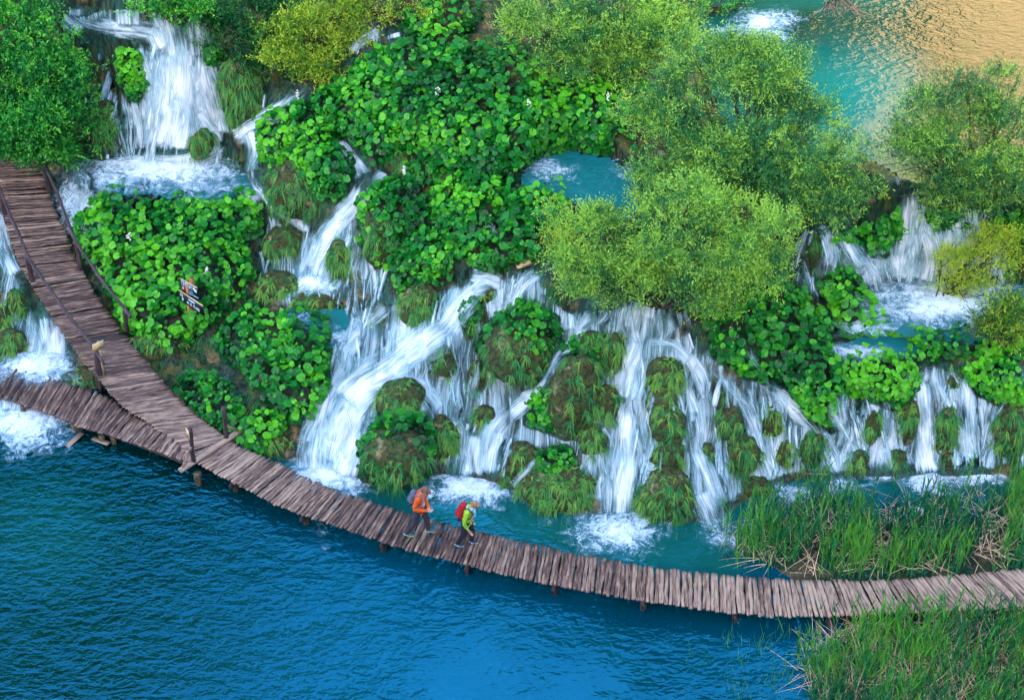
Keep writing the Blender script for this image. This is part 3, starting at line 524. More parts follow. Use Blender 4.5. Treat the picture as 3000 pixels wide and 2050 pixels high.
_th = np.linspace(0, math.pi, 150)[:, None]; _ph = np.linspace(0, 2 * math.pi, 260)[None]
_d = np.stack([np.sin(_th) * np.cos(_ph), np.sin(_th) * np.sin(_ph), np.cos(_th) + 0 * _ph], -1).reshape(-1, 3)
for i_, m_ in enumerate(MOUNDS):
    if m_[2] <= 1: continue
    mcore = np.maximum(mcore, 1 - sstep(.62, .95, np.hypot((GU - m_[0] * K) / (m_[2] * K), (GV - m_[1] * K) / (m_[3] * K))))
    if m_[4] >= .7: continue
    q = mound_shape(*m_[:4], i_)[2](_d); uu, vv = to_px(q); dd = q[:, 1] * ct - (q[:, 2] - HC) * st
    jx = np.round((uu - gu[0]) / STEP).astype(int); jy = np.round((vv - gv[0]) / STEP).astype(int); ok = (jx >= 0) & (jx < len(gu)) & (jy >= 0) & (jy < len(gv))
    np.minimum.at(DF, (jy[ok], jx[ok]), dd[ok])
    mcore = np.maximum(mcore, 1 - sstep(.62, .95, np.hypot((GU - m_[0] * K) / (m_[2] * K), (GV - m_[1] * K) / (m_[3] * K))))
for _ in range(2):
    DF[1:-1, 1:-1] = (DF[:-2, 1:-1] + DF[2:, 1:-1] + DF[1:-1, :-2] + DF[1:-1, 2:] + 2 * DF[1:-1, 1:-1]) / 6
_rx = (GU - 1500) / F; _ry = -(GV - 1025) / F
PF = np.stack([_rx * DF, (ct + _ry * st) * DF, HC + (-st + _ry * ct) * DF], -1)
NF = nrm(np.cross(np.gradient(PF, axis=1), -np.gradient(PF, axis=0)))
# ---- falling water
m, nt, o = nmat('white_water'); n = N(nt); uv = n.coord('UV')
e = n.attr('edge'); d = n.attr('dens')
n1 = n.noise(n.mapv(uv, (6.0, .5, 1)), 1.0, 4, .6, .5); n2 = n.noise(n.mapv(uv, (26, 1.3, 1)), 1.0, 3, .6, .4); n3 = n.noise(n.mapv(uv, (1.6, .7, 1)), 1.0, 2)
x = n.m('ADD', n.m('MULTIPLY', n.m('SUBTRACT', n1, .5), 2.0), n.m('MULTIPLY', n.m('SUBTRACT', n2, .5), 1.15)); x = n.m('ADD', x, n.m('MULTIPLY', n.m('SUBTRACT', n3, .5), 2.0))
x = n.m('ADD', x, n.m('SUBTRACT', n.m('MULTIPLY', e, n.m('ADD', n.m('MULTIPLY', d, 1.25), .15)), .62))
al = n.rr(x, -.2, 1.15, 0, .98)
c = n.mix(n.rr(x, .0, 1.0), (.42, .72, .78), (.94, .97, .98))
vm = n.new('ShaderNodeVectorMath', operation='ADD'); nt.links.new(n.bump(n.m('ADD', n1, n2), .35, .03), vm.inputs[0]); vm.inputs[1].default_value = (0, -.25, 1.3)
vn_ = n.new('ShaderNodeVectorMath', operation='NORMALIZE'); nt.links.new(vm.outputs[0], vn_.inputs[0])
body = n.mixs(.25, n.sh('ShaderNodeBsdfDiffuse', c, vn_.outputs[0]), n.sh('ShaderNodeBsdfTranslucent', c))
fin(nt, o, n.mixs(al, n.sh('ShaderNodeBsdfTransparent'), body)); MAT['white'] = m
m, nt, o = nmat('foam'); n = N(nt); co = n.coord('UV'); e = n.attr('edge')
n1 = n.noise(co, 2.2, 5, .65, 1.4); n2 = n.noise(co, 8.0, 4, .65, 2.0); n3 = n.noise(co, 20, 2)
x = n.m('ADD', n.m('MULTIPLY', n.m('SUBTRACT', n1, .5), 2.4), n.m('MULTIPLY', n.m('SUBTRACT', n2, .5), 1.6)); x = n.m('ADD', x, n.m('SUBTRACT', n.m('MULTIPLY', e, 2.0), .72))
al = n.rr(x, -.15, 1.15, 0, .96); c = n.mix(n.rr(x, 0, 1.2), (.26, .5, .6), (.80, .86, .90))
body = n.sh('ShaderNodeBsdfDiffuse', c, n.bump(n.m('ADD', n1, n2), .5, .08))
fin(nt, o, n.mixs(al, n.sh('ShaderNodeBsdfTransparent'), body)); MAT['foam'] = m
def ribbon(g, den, pts, lift=.05, seed=0):
    q = np.array(pts, float) * K; q[:, 2] = np.maximum(q[:, 2], 7) * 1.3
    seg = np.hypot(*np.diff(q[:, :2], axis=0).T); L = np.r_[0, np.cumsum(seg)]; mN = max(6, int(L[-1] / 7)); t = np.linspace(0, L[-1], mN)
    # smooth through the knots
    def sm(y):
        z = np.interp(t, L, y); k = 5; zz = np.r_[np.repeat(z[0], k), z, np.repeat(z[-1], k)]; return np.convolve(zz, np.ones(2 * k + 1) / (2 * k + 1), 'valid')
    u, v, w = sm(q[:, 0]), sm(q[:, 1]), sm(q[:, 2])
    du, dv = np.gradient(u), np.gradient(v); l = np.hypot(du, dv) + 1e-9; pu, pv = -dv / l, du / l
    nA = int(np.clip(w.max() / 8, 4, 16)); s_ = np.linspace(-1, 1, nA + 1)
    U = u[:, None] + pu[:, None] * s_[None] * w[:, None] / 2; V = v[:, None] + pv[:, None] * s_[None] * w[:, None] / 2
    p = _bil(PF, U, V); nn = nrm(_bil(NF, U, V))
    lvl = np.maximum(p[..., 2], .0); e = 1 - s_[None] ** 2 + 0 * U
    tt = np.linspace(0, 1, mN)[:, None]; e = e * (.0 + 1. * sstep(0, .22, tt)) * (.0 + 1. * sstep(1, .78 if mN < 26 else .88, tt))
    mm = p.copy(); mm[..., 2] = lvl
    bul = .07 + .07 * (e) * (fbm(U * .05 + seed, V * .02, 2, 9)) + lift * rng.random()
    pos = mm + nn * bul[..., None] * .7 + np.array([0, -.3, .5]) * bul[..., None]
    scale = 1 / px_m(p[mN // 2, nA // 2]); dl = np.r_[0, np.cumsum(np.linalg.norm(np.diff(pos[:, nA // 2], axis=0), axis=1))]
    uvs = np.stack([s_[None] * w[:, None] * .5 * scale + seed * 3.7 + 0 * U, dl[:, None] + seed * 5.3 + 0 * U], -1)
    i = np.arange(mN - 1)[:, None] * (nA + 1); j = np.arange(nA)[None]
    g.add(pos.reshape(-1, 3), np.stack([i + j, i + j + 1, i + nA + 2 + j, i + nA + 1 + j], -1).reshape(-1, 4), uv=uvs.reshape(-1, 2), edge=e.ravel(), dens=np.full(U.size, den))
sd_ = 0
NICE = {'waterfall_top_left': 'waterfall', 'rapids_top_left': 'rapids', 'stream_middle': 'stream', 'waterfall_top_centre': 'waterfall', 'pond_rapids': 'rapids', 'small_falls_centre': 'stream', 'cascade_centre_left': 'cascade',
 'cascade_centre': 'cascade', 'waterfall_centre': 'waterfall', 'cascade_right': 'cascade', 'waterfall_upper_right': 'waterfall', 'rapids_right': 'rapids', 'stream_left': 'stream', 'waterfall_top_right': 'waterfall', 'rill_centre_low': 'stream'}
for nm, ps in STREAMS.items():
    g = Geo()
    for den, pts in ps: sd_ += 1; ribbon(g, den, pts, seed=sd_)
    tag(g.build(NICE[nm], MAT['white']), kind='structure')
VEIL = [O([(690,790),(760,690),(880,670),(1050,625),(1230,600),(1300,690),(1480,660),(1600,770),(1700,830),(1900,860),(2080,820),(2330,810),(2330,1050),(2000,1075),(1800,1100),(1660,1210),(1580,1150),(1400,1150),(1250,1040),(1000,1080),(690,1060)]),
 O([(250,110),(370,60),(500,130),(520,300),(400,350),(270,340)]), O([(1800,510),(2000,500),(2060,430),(2280,470),(2310,640),(2000,650),(1830,680)]), O([(600,560),(760,480),(860,420),(900,540),(860,680),(640,700)]), O([(1090,500),(1180,500),(1190,640),(1060,640)])]
# a thin film of running water lies over the land between the mounds, which stand up through it
film = np.zeros(Z.shape)
for q_ in VEIL + [O([(200,370),(600,370),(620,470),(480,445),(220,460)]), O([(570,430),(720,540),(900,600),(880,700),(620,720),(590,520)]), O([(-20,480),(30,560),(130,760),(180,860),(-20,850)])]: film = np.maximum(film, sstep(-6, 50, sdist(q_, GU, GV)))
film *= (1 - sstep(.15, .6, leafy)) * sstep(.04, .15, Z) * (1 - bedm)
lift_ = PW + NW * (.05 + .05 * fbm(GU * .03, GV * .012, 2, 17))[..., None]
i = np.arange(nv - 1)[:, None] * nu; j = np.arange(nu - 1)[None]; f = np.stack([i + j, i + nu + j, i + nu + j + 1, i + j + 1], -1).reshape(-1, 4)
f = f[(film.ravel()[f] > .01).any(1)]; us = np.unique(f); mp = np.zeros(film.size, int); mp[us] = np.arange(len(us)); X_ = PW[..., 0] + .5 * fbm(PW[..., 0] * .5, Z * .7, 2, 77)
den_ = .44 + .46 * fbm(GU * .007, GV * .0035, 3, 88) + .25 * np.clip(wet, 0, 1)
g = Geo(); g.add(lift_.reshape(-1, 3)[us], mp[f], uv=np.stack([X_.ravel()[us], (Z * 1.3 - PW[..., 1] * .3).ravel()[us]], -1), edge=(film * (.55 + .45 * fbm(PW[..., 0] * 2.2, Z * .9, 2, 66))).ravel()[us], dens=den_.ravel()[us]); tag(g.build('thin_water', MAT['white']), kind='structure')
g = Geo(); cnt = 0; zf = PF[..., 2]; zgu = np.gradient(PF[..., 2], axis=1) / (np.linalg.norm(np.gradient(PF, axis=1), axis=-1) + 1e-6)
VEIL.append(O([(1640,860),(1720,850),(1900,930),(1960,870),(2330,820),(2330,1050),(2000,1070),(1800,1090),(1700,1050)]))
for poly, cnt_ in zip(VEIL, (650, 170, 240, 60, 20, 300)):
    pp = np.array(poly); k_ = 0; tries = 0
    while k_ < cnt_ and tries < 60000:
        tries += 1; u0 = pp[:, 0].min() + rng.random() * np.ptp(pp[:, 0]); v0 = pp[:, 1].min() + rng.random() * np.ptp(pp[:, 1])
        if sdist(poly, u0, v0) < 0 or _bil(leafy, u0, v0) > .3 or _bil(mcore, u0, v0) > .55 + .4 * rng.random() or _bil(wet, u0, v0) > .85 and rng.random() < .9: continue
        pts = [(u0, v0)]; L_ = 50 + 150 * rng.random(); du = 0.
        while (pts[-1][1] - v0) < L_:
            du = .6 * du + .4 * float(np.clip(-1.5 * _bil(zgu, pts[-1][0], pts[-1][1]), -.32, .32)); un, vn = pts[-1][0] + du * 9, pts[-1][1] + 9
            if _bil(leafy, un, vn) > .45 or _bil(PF[..., 2], un, vn) < .06 or (_bil(mcore, un, vn) > .8 and rng.random() < .06): break
            pts.append((un, vn))
        if len(pts) < 9: continue
        k_ += 1; w_ = 3 + 11 * rng.random() ** 1.8; sd_ += 1
        q = np.array(pts)[::3] if len(pts) > 8 else np.array(pts)[::2]
        ribbon(g, .3 + .5 * rng.random(), [(a / K, b_ / K, w_ * (.8 + .8 * i / len(q)) / K * 1.2) for i, (a, b_) in enumerate(q)], seed=sd_)
tag(g.build('water_veil', MAT['white']), kind='structure')
g = Geo()
for (x, y, rx, ry, lv, den) in FOAM:
    sd_ += 1; nr, na = 12, 40; rr_ = np.linspace(0, 1, nr)[:, None]; ph = np.linspace(0, 2 * math.pi, na + 1)[None]
    wob_ = 1 + .35 * (fbm(np.cos(ph) * 2 + sd_, np.sin(ph) * 2, 3, sd_) - .5) * 2; U = x * K + rx * K * 1.9 * rr_ * np.cos(ph) * wob_; V = y * K + ry * K * 1.9 * rr_ * np.sin(ph) * wob_
    if lv is None: p = P(U, V) + np.array([0, -.05, .1])
    else: p = at_z(U, V, lv + .02)
    e = (1 - rr_ ** 1.15) * den + 0 * U
    p = p.copy(); p[..., 2] += .16 * e * fbm(p[..., 0] * 2.5, p[..., 1] * 2.5, 3, sd_)
    i = np.arange(nr - 1)[:, None] * (na + 1); j = np.arange(na)[None]
    g.add(p.reshape(-1, 3), np.stack([i + j, i + na + 1 + j, i + na + 2 + j, i + j + 1], -1).reshape(-1, 4), uv=p[..., :2].reshape(-1, 2), edge=e.ravel())
tag(g.build('foam', MAT['foam']), kind='structure')
# ------------------------------------------------------------------ boardwalks
MAT['log'] = wood_mat('weathered_log', (.44, .29, .20), (.12, .058, .040), (.012, .007, .008), .6)
MAT['pole'] = wood_mat('dark_pole', (.16, .10, .09), (.06, .035, .04), (.012, .008, .01), .4)
MAT['fresh'] = wood_mat('fresh_timber', (.75, .55, .28), (.62, .42, .2), (.3, .16, .06), .3)
MAT['mossy_post'] = wood_mat('mossy_post', (.22, .15, .06), (.09, .06, .03), (.015, .02, .01), .4)
MAIN = [((-40,380),(99,370),3.3),((-15,480),(112,470),2.8),((5,590),(148,585),2.25),((33,700),(188,682),1.85),((57,762),(214,745),1.6),((88,823),(242,800),1.4),((137,898),(285,870),1.15),
 ((185,973),(337,945),.98),((229,1030),(388,1008),.85),((264,1075),(424,1055),.78),((304,1123),(460,1100),.70),((353,1185),(507,1150),.63),((397,1209),(548,1188),.60),((445,1242),(588,1225),.57),((485,1266),(620,1250),.56),((530,1294),(650,1274),.56),
 ((577,1356),(679,1300),.56),((652,1390),(740,1325),.56),((749,1441),(837,1368),.56),((837,1486),(915,1408),.56),((895,1504),(965,1430),.56),((1000,1540),(1062,1461),.56),((1106,1577),(1155,1493),.56),((1211,1610),(1255,1521),.56),
 ((1353,1645),(1388,1554),.56),((1529,1689),(1550,1591),.56),((1705,1724),(1718,1630),.56),((1881,1753),(1885,1658),.56),((2000,1770),(2000,1674),.56),((2220,1798),(2215,1693),.56),((2353,1801),(2330,1699),.56),((2573,1794),(2529,1702),.56),
 ((2705,1787),(2640,1697),.56),((2837,1781),(2760,1689),.56),((3000,1774),(2905,1676),.56),((3120,1760),(3010,1666),.56),((3300,1728),(3170,1632),.56),((3600,1660),(3450,1570),.56)]
BRANCH = [((-420,1010),(-370,930),.34),((-200,1085),(-150,1000),.34),((-60,1140),(-15,1062),.34),((0,1159),(50,1082),.35),((66,1181),(119,1101),.36),((154,1208),(207,1127),.38),((212,1234),(268,1142),.4),((264,1258),(322,1168),.42),
 ((309,1265),(366,1200),.45),((375,1287),(424,1236),.48),((441,1309),(476,1266),.5),((502,1331),(526,1296),.52),((575,1356),(582,1345),.54)]
def deck_at(v):     # deck height beside a photo row (upper-left stretch)
    vs = np.array([a[0][1] for a in MAIN[:16]]); zs = np.array([a[2] for a in MAIN[:16]]); return np.interp(v, vs, zs)
def walk_curves(spec):
    A = np.array([at_z(a[0], a[1], z) for a, b, z in spec]); B = np.array([at_z(b[0], b[1], z) for a, b, z in spec])
    M_ = (A + B) / 2; s = np.r_[0, np.cumsum(np.linalg.norm(np.diff(M_, axis=0), axis=1))]
    fi = np.linspace(0, s[-1], int(s[-1] / .03))
    def cr(Q):       # smoothed interpolation
        q = np.stack([np.interp(fi, s, Q[:, k]) for k in range(3)], -1); k = 17
        qq = np.concatenate([np.repeat(q[:1], k, 0), q, np.repeat(q[-1:], k, 0)]); ker = np.ones(2 * k + 1) / (2 * k + 1)
        return np.stack([np.convolve(qq[:, c], ker, 'valid') for c in range(3)], -1)
    return fi, cr(A), cr(B)
def deck(g, spec, step, tone, rad=.052, trim=0):
    fi, A, B = walk_curves(spec); s = .05; k = 0
    while s < fi[-1] - .05:
        a = np.array([np.interp(s, fi, A[:, c]) for c in range(3)]); b = np.array([np.interp(s + rng.normal(0, .02), fi, B[:, c]) for c in range(3)])
        d = nrm(b - a); a = a - d * (.02 + rng.random() * .06); b = b + d * (rng.random() * .07)
        r = rad * (.78 + .42 * rng.random()); mN = 11; t = np.linspace(0, 1, mN)[:, None]; p = a + (b - a) * t
        side = nrm(np.cross(d, [0, 0, 1.])); bend = rng.normal(0, .008); ph = rng.random() * 6
        p = p + side * (np.sin(t * 3.1 + ph) * bend + np.sin(t * 9 + ph * 2) * .007 + rng.normal(0, .004, (mN, 1))) + np.array([0, 0, 1.]) * (rng.normal(0, .009) - r * .55 + rng.normal(0, .004, (mN, 1)))
        rr_ = r * (1 + .09 * np.sin(t[:, 0] * 5 + ph) + rng.normal(0, .04, mN)); rr_[0] *= .86; rr_[-1] *= .86
        tube(g, p, rr_, 9, flat=.62, wob=.11, uvo=rng.random() * 50, tint=float(np.clip(tone(a) + rng.normal(0, .12), 0, 1)))
        s += r * 1.98 + rng.random() * .010; k += 1
    return k
def main_tone(p):
    u, v = to_px(p); return float(np.interp(u, [0, 200, 350, 500, 800, 950, 1700, 1950, 2200, 2600, 3000], [.50, .42, .5, .66, .62, .40, .42, .56, .72, .78, .78]))
def br_tone(p):
    u, v = to_px(p); return float(np.interp(u, [0, 150, 350, 560], [.36, .38, .5, .62]))
bw = thing('boardwalk', 'long curving log boardwalk sweeping from the upper left bank to the right edge', 'boardwalk', at_z(1500, 1690, 0))
g = Geo(); deck(g, MAIN, .12, main_tone); g.build('deck', MAT['log'], bw)
fi, A, B = walk_curves(MAIN)
g = Geo()
for q in (.2, .8):
    Pq = A * (1 - q) + B * q - [0, 0, .2]; tube(g, Pq[::14], .075, 8, wob=.15, tint=.25)
g.build('stringer', MAT['pole'], bw)
def post(g, a, b, r, tint=.4, **k):
    t = np.linspace(0, 1, 8)[:, None]; a = np.asarray(a, float); b = np.asarray(b, float); p = a + (b - a) * t
    p[:, 0] += np.sin(t[:, 0] * 4 + a[0]) * r * .25; tube(g, p, r * (1 + .08 * np.sin(np.linspace(0, 9, 8) + a[1])), 9, wob=.18, tint=tint, uvo=rng.random() * 40)
s = 9.0; kk = 0
while s < fi[-1]:
    i = int(np.searchsorted(fi, s)); i = min(i, len(A) - 1); a_, b_ = A[i], B[i]
    u_, v_ = to_px(a_)
    if u_ > 600:
        g = Geo(); d = b_ - a_; tube(g, np.array([a_ - d * .04 - [0, 0, .3], b_ + d * .04 - [0, 0, .3]])[[0, 0, 1, 1]] + np.array([[0, 0, 0], [.01, 0, 0], [-.01, 0, 0], [0, 0, 0]]), .075, 8, wob=.1, tint=.2); g.build('cross_bearer', MAT['pole'], bw)
        for q in (.16, .84):
            g = Geo(); pb = a_ * (1 - q) + b_ * q; post(g, pb - [0, 0, .2], [pb[0], pb[1] - .05, -.9], .085, .3); g.build('support_post', MAT['mossy_post'], bw)
    s += 2.35
g = Geo(); pp = at_z(580, 1385, .42); post(g, pp, [pp[0], pp[1], -.8], .10, .45); g.build('support_post', MAT['mossy_post'], bw)
# handrails
RL = [(-45,470),(0,551),(26,626),(62,700),(77,744),(101,784),(159,863),(194,916),(229,960),(269,1008),(304,1066)]
RR = [(99,400),(126,478),(137,498),(167,564),(190,626),(216,700),(264,770),(300,823),(339,872),(383,929)]
def rail(pts, hgt, posts, lab):
    u = np.array([a for a, b in pts], float); v = np.array([b for a, b in pts], float); p = at_z(u, v, deck_at(v + 70) + hgt)
    t = np.linspace(0, len(pts) - 1, 40); q = np.stack([np.interp(t, range(len(pts)), p[:, k]) for k in range(3)], -1); q[1:-1] = (q[:-2] + q[1:-1] + q[2:]) / 3
    g = Geo(); tube(g, q, .05 * (1 + .1 * np.sin(t * 3)), 9, wob=.15, tint=.42); hr = g.build('handrail', MAT['pole'], bw)
    for (a, b) in posts:
        i = int(np.argmin(np.hypot(u_of(q) - a[0], v_of(q) - a[1]))); top = q[i]; ln = (b[1] - a[1]) / (px_m(top) * .78)
        g = Geo(); post(g, top + [0, 0, -.02], top - [0, 0, ln], .075 if ln < 1.4 else .085, .45); g.build('rail_post', MAT['pole'], hr)
    return hr
u_of = lambda q: to_px(q)[0]; v_of = lambda q: to_px(q)[1]
rail(RL, .95, [((79,748),(88,889)),((278,1020),(286,1150)),((5,560),(8,660))], 'left')
rail(RR, .95, [((126,480),(132,560)),((216,704),(221,790)),((353,900),(355,968))], 'right')
# log laid across the deck with two uprights and braces
zc = .62; ca, cb = at_z(527, 1379, zc), at_z(708, 1259, zc)
g = Geo(); t = np.linspace(0, 1, 10)[:, None]; tube(g, ca + (cb - ca) * t, .085, 12, flat=.9, wob=.08, tint=.85, uvo=3); cl = g.build('cross_log', MAT['log'], bw)
def up(u0, v0, h, r=.062):
    a = at_z(u0, v0, zc + .03); g = Geo(); post(g, a, a + [0, 0, h], r, .4); g.build('upright', MAT['pole'], cl); return a
pa = up(569, 1351, 1.22); pb = up(665, 1284, 1.2)
for s0, s1 in ((ca + (cb - ca) * .05 + [0, 0, .04], pa + [0, 0, .62]), (ca + (cb - ca) * .94 + [0, 0, .05], pb + [0, 0, .5])):
    g = Geo(); post(g, s0, s1, .042, .6); g.build('brace', MAT['log'], cl)

bb = thing('boardwalk', 'lower reddish brown log boardwalk branching off to the left edge over the foam', 'boardwalk', at_z(200, 1230, 0))
g = Geo(); deck(g, BRANCH, .12, br_tone); g.build('deck', MAT['log'], bb)
fi2, A2, B2 = walk_curves(BRANCH); g = Geo()
for q in (.15, .8):
    Pq = A2 * (1 - q) + B2 * q - [0, 0, .2]; tube(g, Pq[::14], .07, 8, wob=.15, tint=.25)
g.build('stringer', MAT['pole'], bb)
for (u0, v0) in ((68,1190),(216,1243),(295,1276),(330,1279),(-120,1125),(160,1130),(440,1300)):
    g = Geo(); a = at_z(u0, v0, .25); post(g, a, [a[0], a[1], -.9], .085, .5); g.build('support_post', MAT['mossy_post'], bb)
for (u0, v0, u1, v1) in ((196,1308,240,1268),(272,1283,318,1300)):
    g = Geo(); a, b = at_z(u0, v0, .02), at_z(u1, v1, .12); d = nrm(b - a); M_ = np.stack([d, nrm(np.cross([0, 0, 1.], d)), np.cross(d, nrm(np.cross([0, 0, 1.], d)))], -1)
    box(g, (a + b) / 2, np.linalg.norm(b - a), .16, .035, M_, tint=.7); g.build('foot_plank', MAT['log'], bb)

# ------------------------------------------------------------------ signs
def frame_of(d):   # columns: along, out of the board, up
    d = nrm(np.array([d[0], d[1], 0.])); nn = np.array([d[1], -d[0], 0.]); return np.stack([d, nn, [0, 0, 1.]], -1)
b0 = at_z(300, 1112, .68)
sg = thing('wooden_sign', 'small pale blank wooden sign on a stake beside the left handrail end', 'sign', b0)
M_ = frame_of(at_z(300, 1003, 1.9) - at_z(270, 1017, 1.9)); top = at_z(286, 1012, 1.88)
g = Geo(); t = np.linspace(0, 1, 2)[:, None]; stx = np.array([top[0], top[1], 0]); c = (b0 + top) / 2
box(g, (stx[0] + .02, stx[1] + .03, (b0[2] + top[2]) / 2 + .05), .05, .035, top[2] - b0[2] + .15, M_, tint=.75); g.build('stake', MAT['fresh'], sg)
g = Geo(); box(g, top + M_[:, 1] * -.0 + np.array([0, -.0, 0]) + M_[:, 1] * .035, .36, .02, .27, M_, tint=.6); g.build('board', MAT['fresh'], sg)
g = Geo(); M2 = frame_of((.55, -.83)); pc = pa + [-.07, .0, 1.03]
sg2 = thing('wooden_sign', 'small pale sign board seen edge on, fixed to the upright at the cross log', 'sign', pc)
box(g, pc, .2, .02, .32, M2, tint=.6); g.build('board', MAT['fresh'], sg2)

gb = P(571, 972); gb = np.array(gb)
ip = thing('signpost', 'dark trail signpost with two black panels on a reddish timber post among the butterbur', 'signpost', gb)
hp = (972 - 816) / (px_m(gb) * .79)
MAT['redpost'] = wood_mat('reddish_timber', (.5, .26, .09), (.28, .09, .03), (.07, .02, .01), .5)
MAT['panel'] = plain('black_panel', (.008, .009, .014), .3, var=.3)
MAT['white_paint'] = plain('white_marking', (.62, .74, .86), .5, var=.05); MAT['red_paint'] = plain('red_marking', (.42, .02, .02), .5, var=.05); MAT['blue_paint'] = plain('pale_blue_marking', (.36, .6, .85), .5, var=.05)
pt = np.array(at_y(561, 816, gb[1])); lean = pt - gb
for off, r_ in ((0, .075), (.13, .06)):
    g = Geo(); t = np.linspace(-.05, 1 if off == 0 else .94, 8)[:, None]; side = np.array([-.95, -.2, 0]) * off
    tube(g, gb + lean * t + side, r_, 7, wob=.2, tint=.5 + off * 2); g.build('post', MAT['redpost'], ip)
def panel(u0, v0, u1, v1, zt, h, items):
    a, b = at_z(u0, v0, zt), at_z(u1, v1, zt); M_ = frame_of(b - a); w = np.linalg.norm((b - a)[:2]); c = (a + b) / 2 - [0, 0, h / 2]
    g = Geo(); box(g, c, w, .03, h, M_); pn = g.build('panel', MAT['panel'], ip)
    g = Geo(); box(g, (a + b) / 2 + [0, 0, .012], w, .04, .010, M_, tint=.5); g.build('batten', MAT['fresh'], pn)
    for kind, x, z, s_, arg, mt in items:
        q = c + M_[:, 0] * (x - .5) * w + M_[:, 2] * (z - .5) * h + M_[:, 1] * .018
        if kind == 'box': g = Geo(); box(g, q - M_[:, 1] * .001, s_[0], .006, s_[1], M_); g.build('square', MAT[mt], pn)
        elif kind == 'arrow':
            g = Geo(); pts = np.array([(-.5, .18), (.05, .18), (.05, .45), (.5, 0), (.05, -.45), (.05, -.18), (-.5, -.18)]) * s_; pts = pts @ np.array([[.75, -.66], [.66, .75]])
            v3 = np.array([q + M_[:, 0] * x_ + M_[:, 2] * z_ for x_, z_ in pts]); v3b = v3 - M_[:, 1] * .006
            g.add(np.r_[v3, v3b], [np.arange(7)[None], np.arange(13, 6, -1)[None], np.array([[i, i + 7, (i + 1) % 7 + 7, (i + 1) % 7] for i in range(7)])]); g.build('arrow', MAT[mt], pn)
        else:
            cu = bpy.data.curves.new('lettering', 'FONT'); cu.body = arg; cu.size = s_; cu.align_x = 'CENTER'; cu.align_y = 'CENTER'; cu.extrude = .003; cu.offset = .004 * s_ / .2
            tmp = bpy.data.objects.new('lettering_curve', cu); C.objects.link(tmp); me_ = bpy.data.meshes.new_from_object(tmp.evaluated_get(bpy.context.evaluated_depsgraph_get())); bpy.data.objects.remove(tmp)
            me_.materials.clear(); me_.materials.append(MAT[mt]); ob = bpy.data.objects.new('lettering', me_); C.objects.link(ob); ob.parent = pn
            ob.matrix_local = Matrix.Translation(Vector(q + M_[:, 1] * .006 - ORG[pn.name])) @ Matrix([[M_[0, 0], M_[0, 2], M_[0, 1], 0], [M_[1, 0], M_[1, 2], M_[1, 1], 0], [M_[2, 0], M_[2, 2], M_[2, 1], 0], [0, 0, 0, 1]])
ztop = pt[2]
sc_ = 1 / px_m(gb)
panel(529, 817, 578, 844, ztop - .13, .47, [('box', .13, .75, (.13, .17), 0, 'blue_paint'), ('text', .13, .75, .17, 'P', 'panel'), ('box', .36, .75, (.14, .17), 0, 'blue_paint'), ('box', .36, .72, (.09, .03), 0, 'panel'),
  ('box', .59, .73, (.14, .17), 0, 'blue_paint'), ('box', .59, .73, (.115, .145), 0, 'panel'), ('text', .59, .73, .12, 'M', 'blue_paint'), ('arrow', .85, .72, .2, 0, 'white_paint'),
  ('box', .13, .36, (.15, .17), 0, 'red_paint'), ('text', .13, .36, .14, 'F', 'blue_paint'), ('box', .37, .36, (.15, .17), 0, 'red_paint'), ('text', .37, .36, .14, 'H', 'blue_paint'),
  ('text', .62, .42, .06, 'ULAZ', 'blue_paint'), ('text', .74, .24, .08, 'RESTORAN', 'blue_paint')])
panel(523, 850, 595, 897, ztop - .42, .36, [('text', .14, .76, .12, 'P3', 'white_paint'), ('box', .16, .36, (.07, .1), 0, 'white_paint'), ('text', .37, .36, .14, 'A', 'white_paint'), ('text', .5, .36, .14, 'E', 'white_paint'),
  ('text', .63, .36, .14, 'C', 'white_paint'), ('text', .77, .34, .14, 'G2', 'white_paint'), ('box', .54, .72, (.28, .07), 0, 'blue_paint')])

# ------------------------------------------------------------------ people
def ell(g, c, r, n=14, M=None, **at):
    th = np.linspace(0, math.pi, n)[1:-1]; ph = np.arange(n) * 2 * math.pi / n
    v = np.stack([np.sin(th)[:, None] * np.cos(ph), np.sin(th)[:, None] * np.sin(ph), np.cos(th)[:, None] + 0 * ph], -1).reshape(-1, 3)
    v = np.r_[v, [[0, 0, 1], [0, 0, -1]]] * np.asarray(r, float)
    if M is not None: v = v @ np.array(M).T
    k = len(th); i = np.arange(k - 1)[:, None] * n; j = np.arange(n)[None]; j2 = (j + 1) % n
    q = np.stack([i + j, i + n + j, i + n + j2, i + j2], -1).reshape(-1, 4); j = np.arange(n)
    g.add(v + np.asarray(c), [q, np.stack([np.full(n, k * n), j, (j + 1) % n], -1), np.stack([np.full(n, k * n + 1), (k - 1) * n + (j + 1) % n, (k - 1) * n + j], -1)], **at)
def limb(g, pts, rad, n=12):
    pts = np.asarray(pts, float); rad = np.asarray(rad, float); t = np.linspace(0, len(pts) - 1, (len(pts) - 1) * 5 + 1)
    p = np.stack([np.interp(t, range(len(pts)), pts[:, k]) for k in range(3)], -1); r = np.interp(t, range(len(pts)), rad)
    p[1:-1] = (p[:-2] + 2 * p[1:-1] + p[2:]) / 4; tube(g, p, r, n)
    ell(g, p[0], [r[0]] * 3, 10); ell(g, p[-1], [r[-1]] * 3, 10)
def remesh(ob, vox, sm=3):
    a = ob.modifiers.new('r', 'REMESH'); a.mode = 'VOXEL'; a.voxel_size = vox; a.use_smooth_shade = True
    b = ob.modifiers.new('s', 'SMOOTH'); b.iterations = sm; b.factor = .5
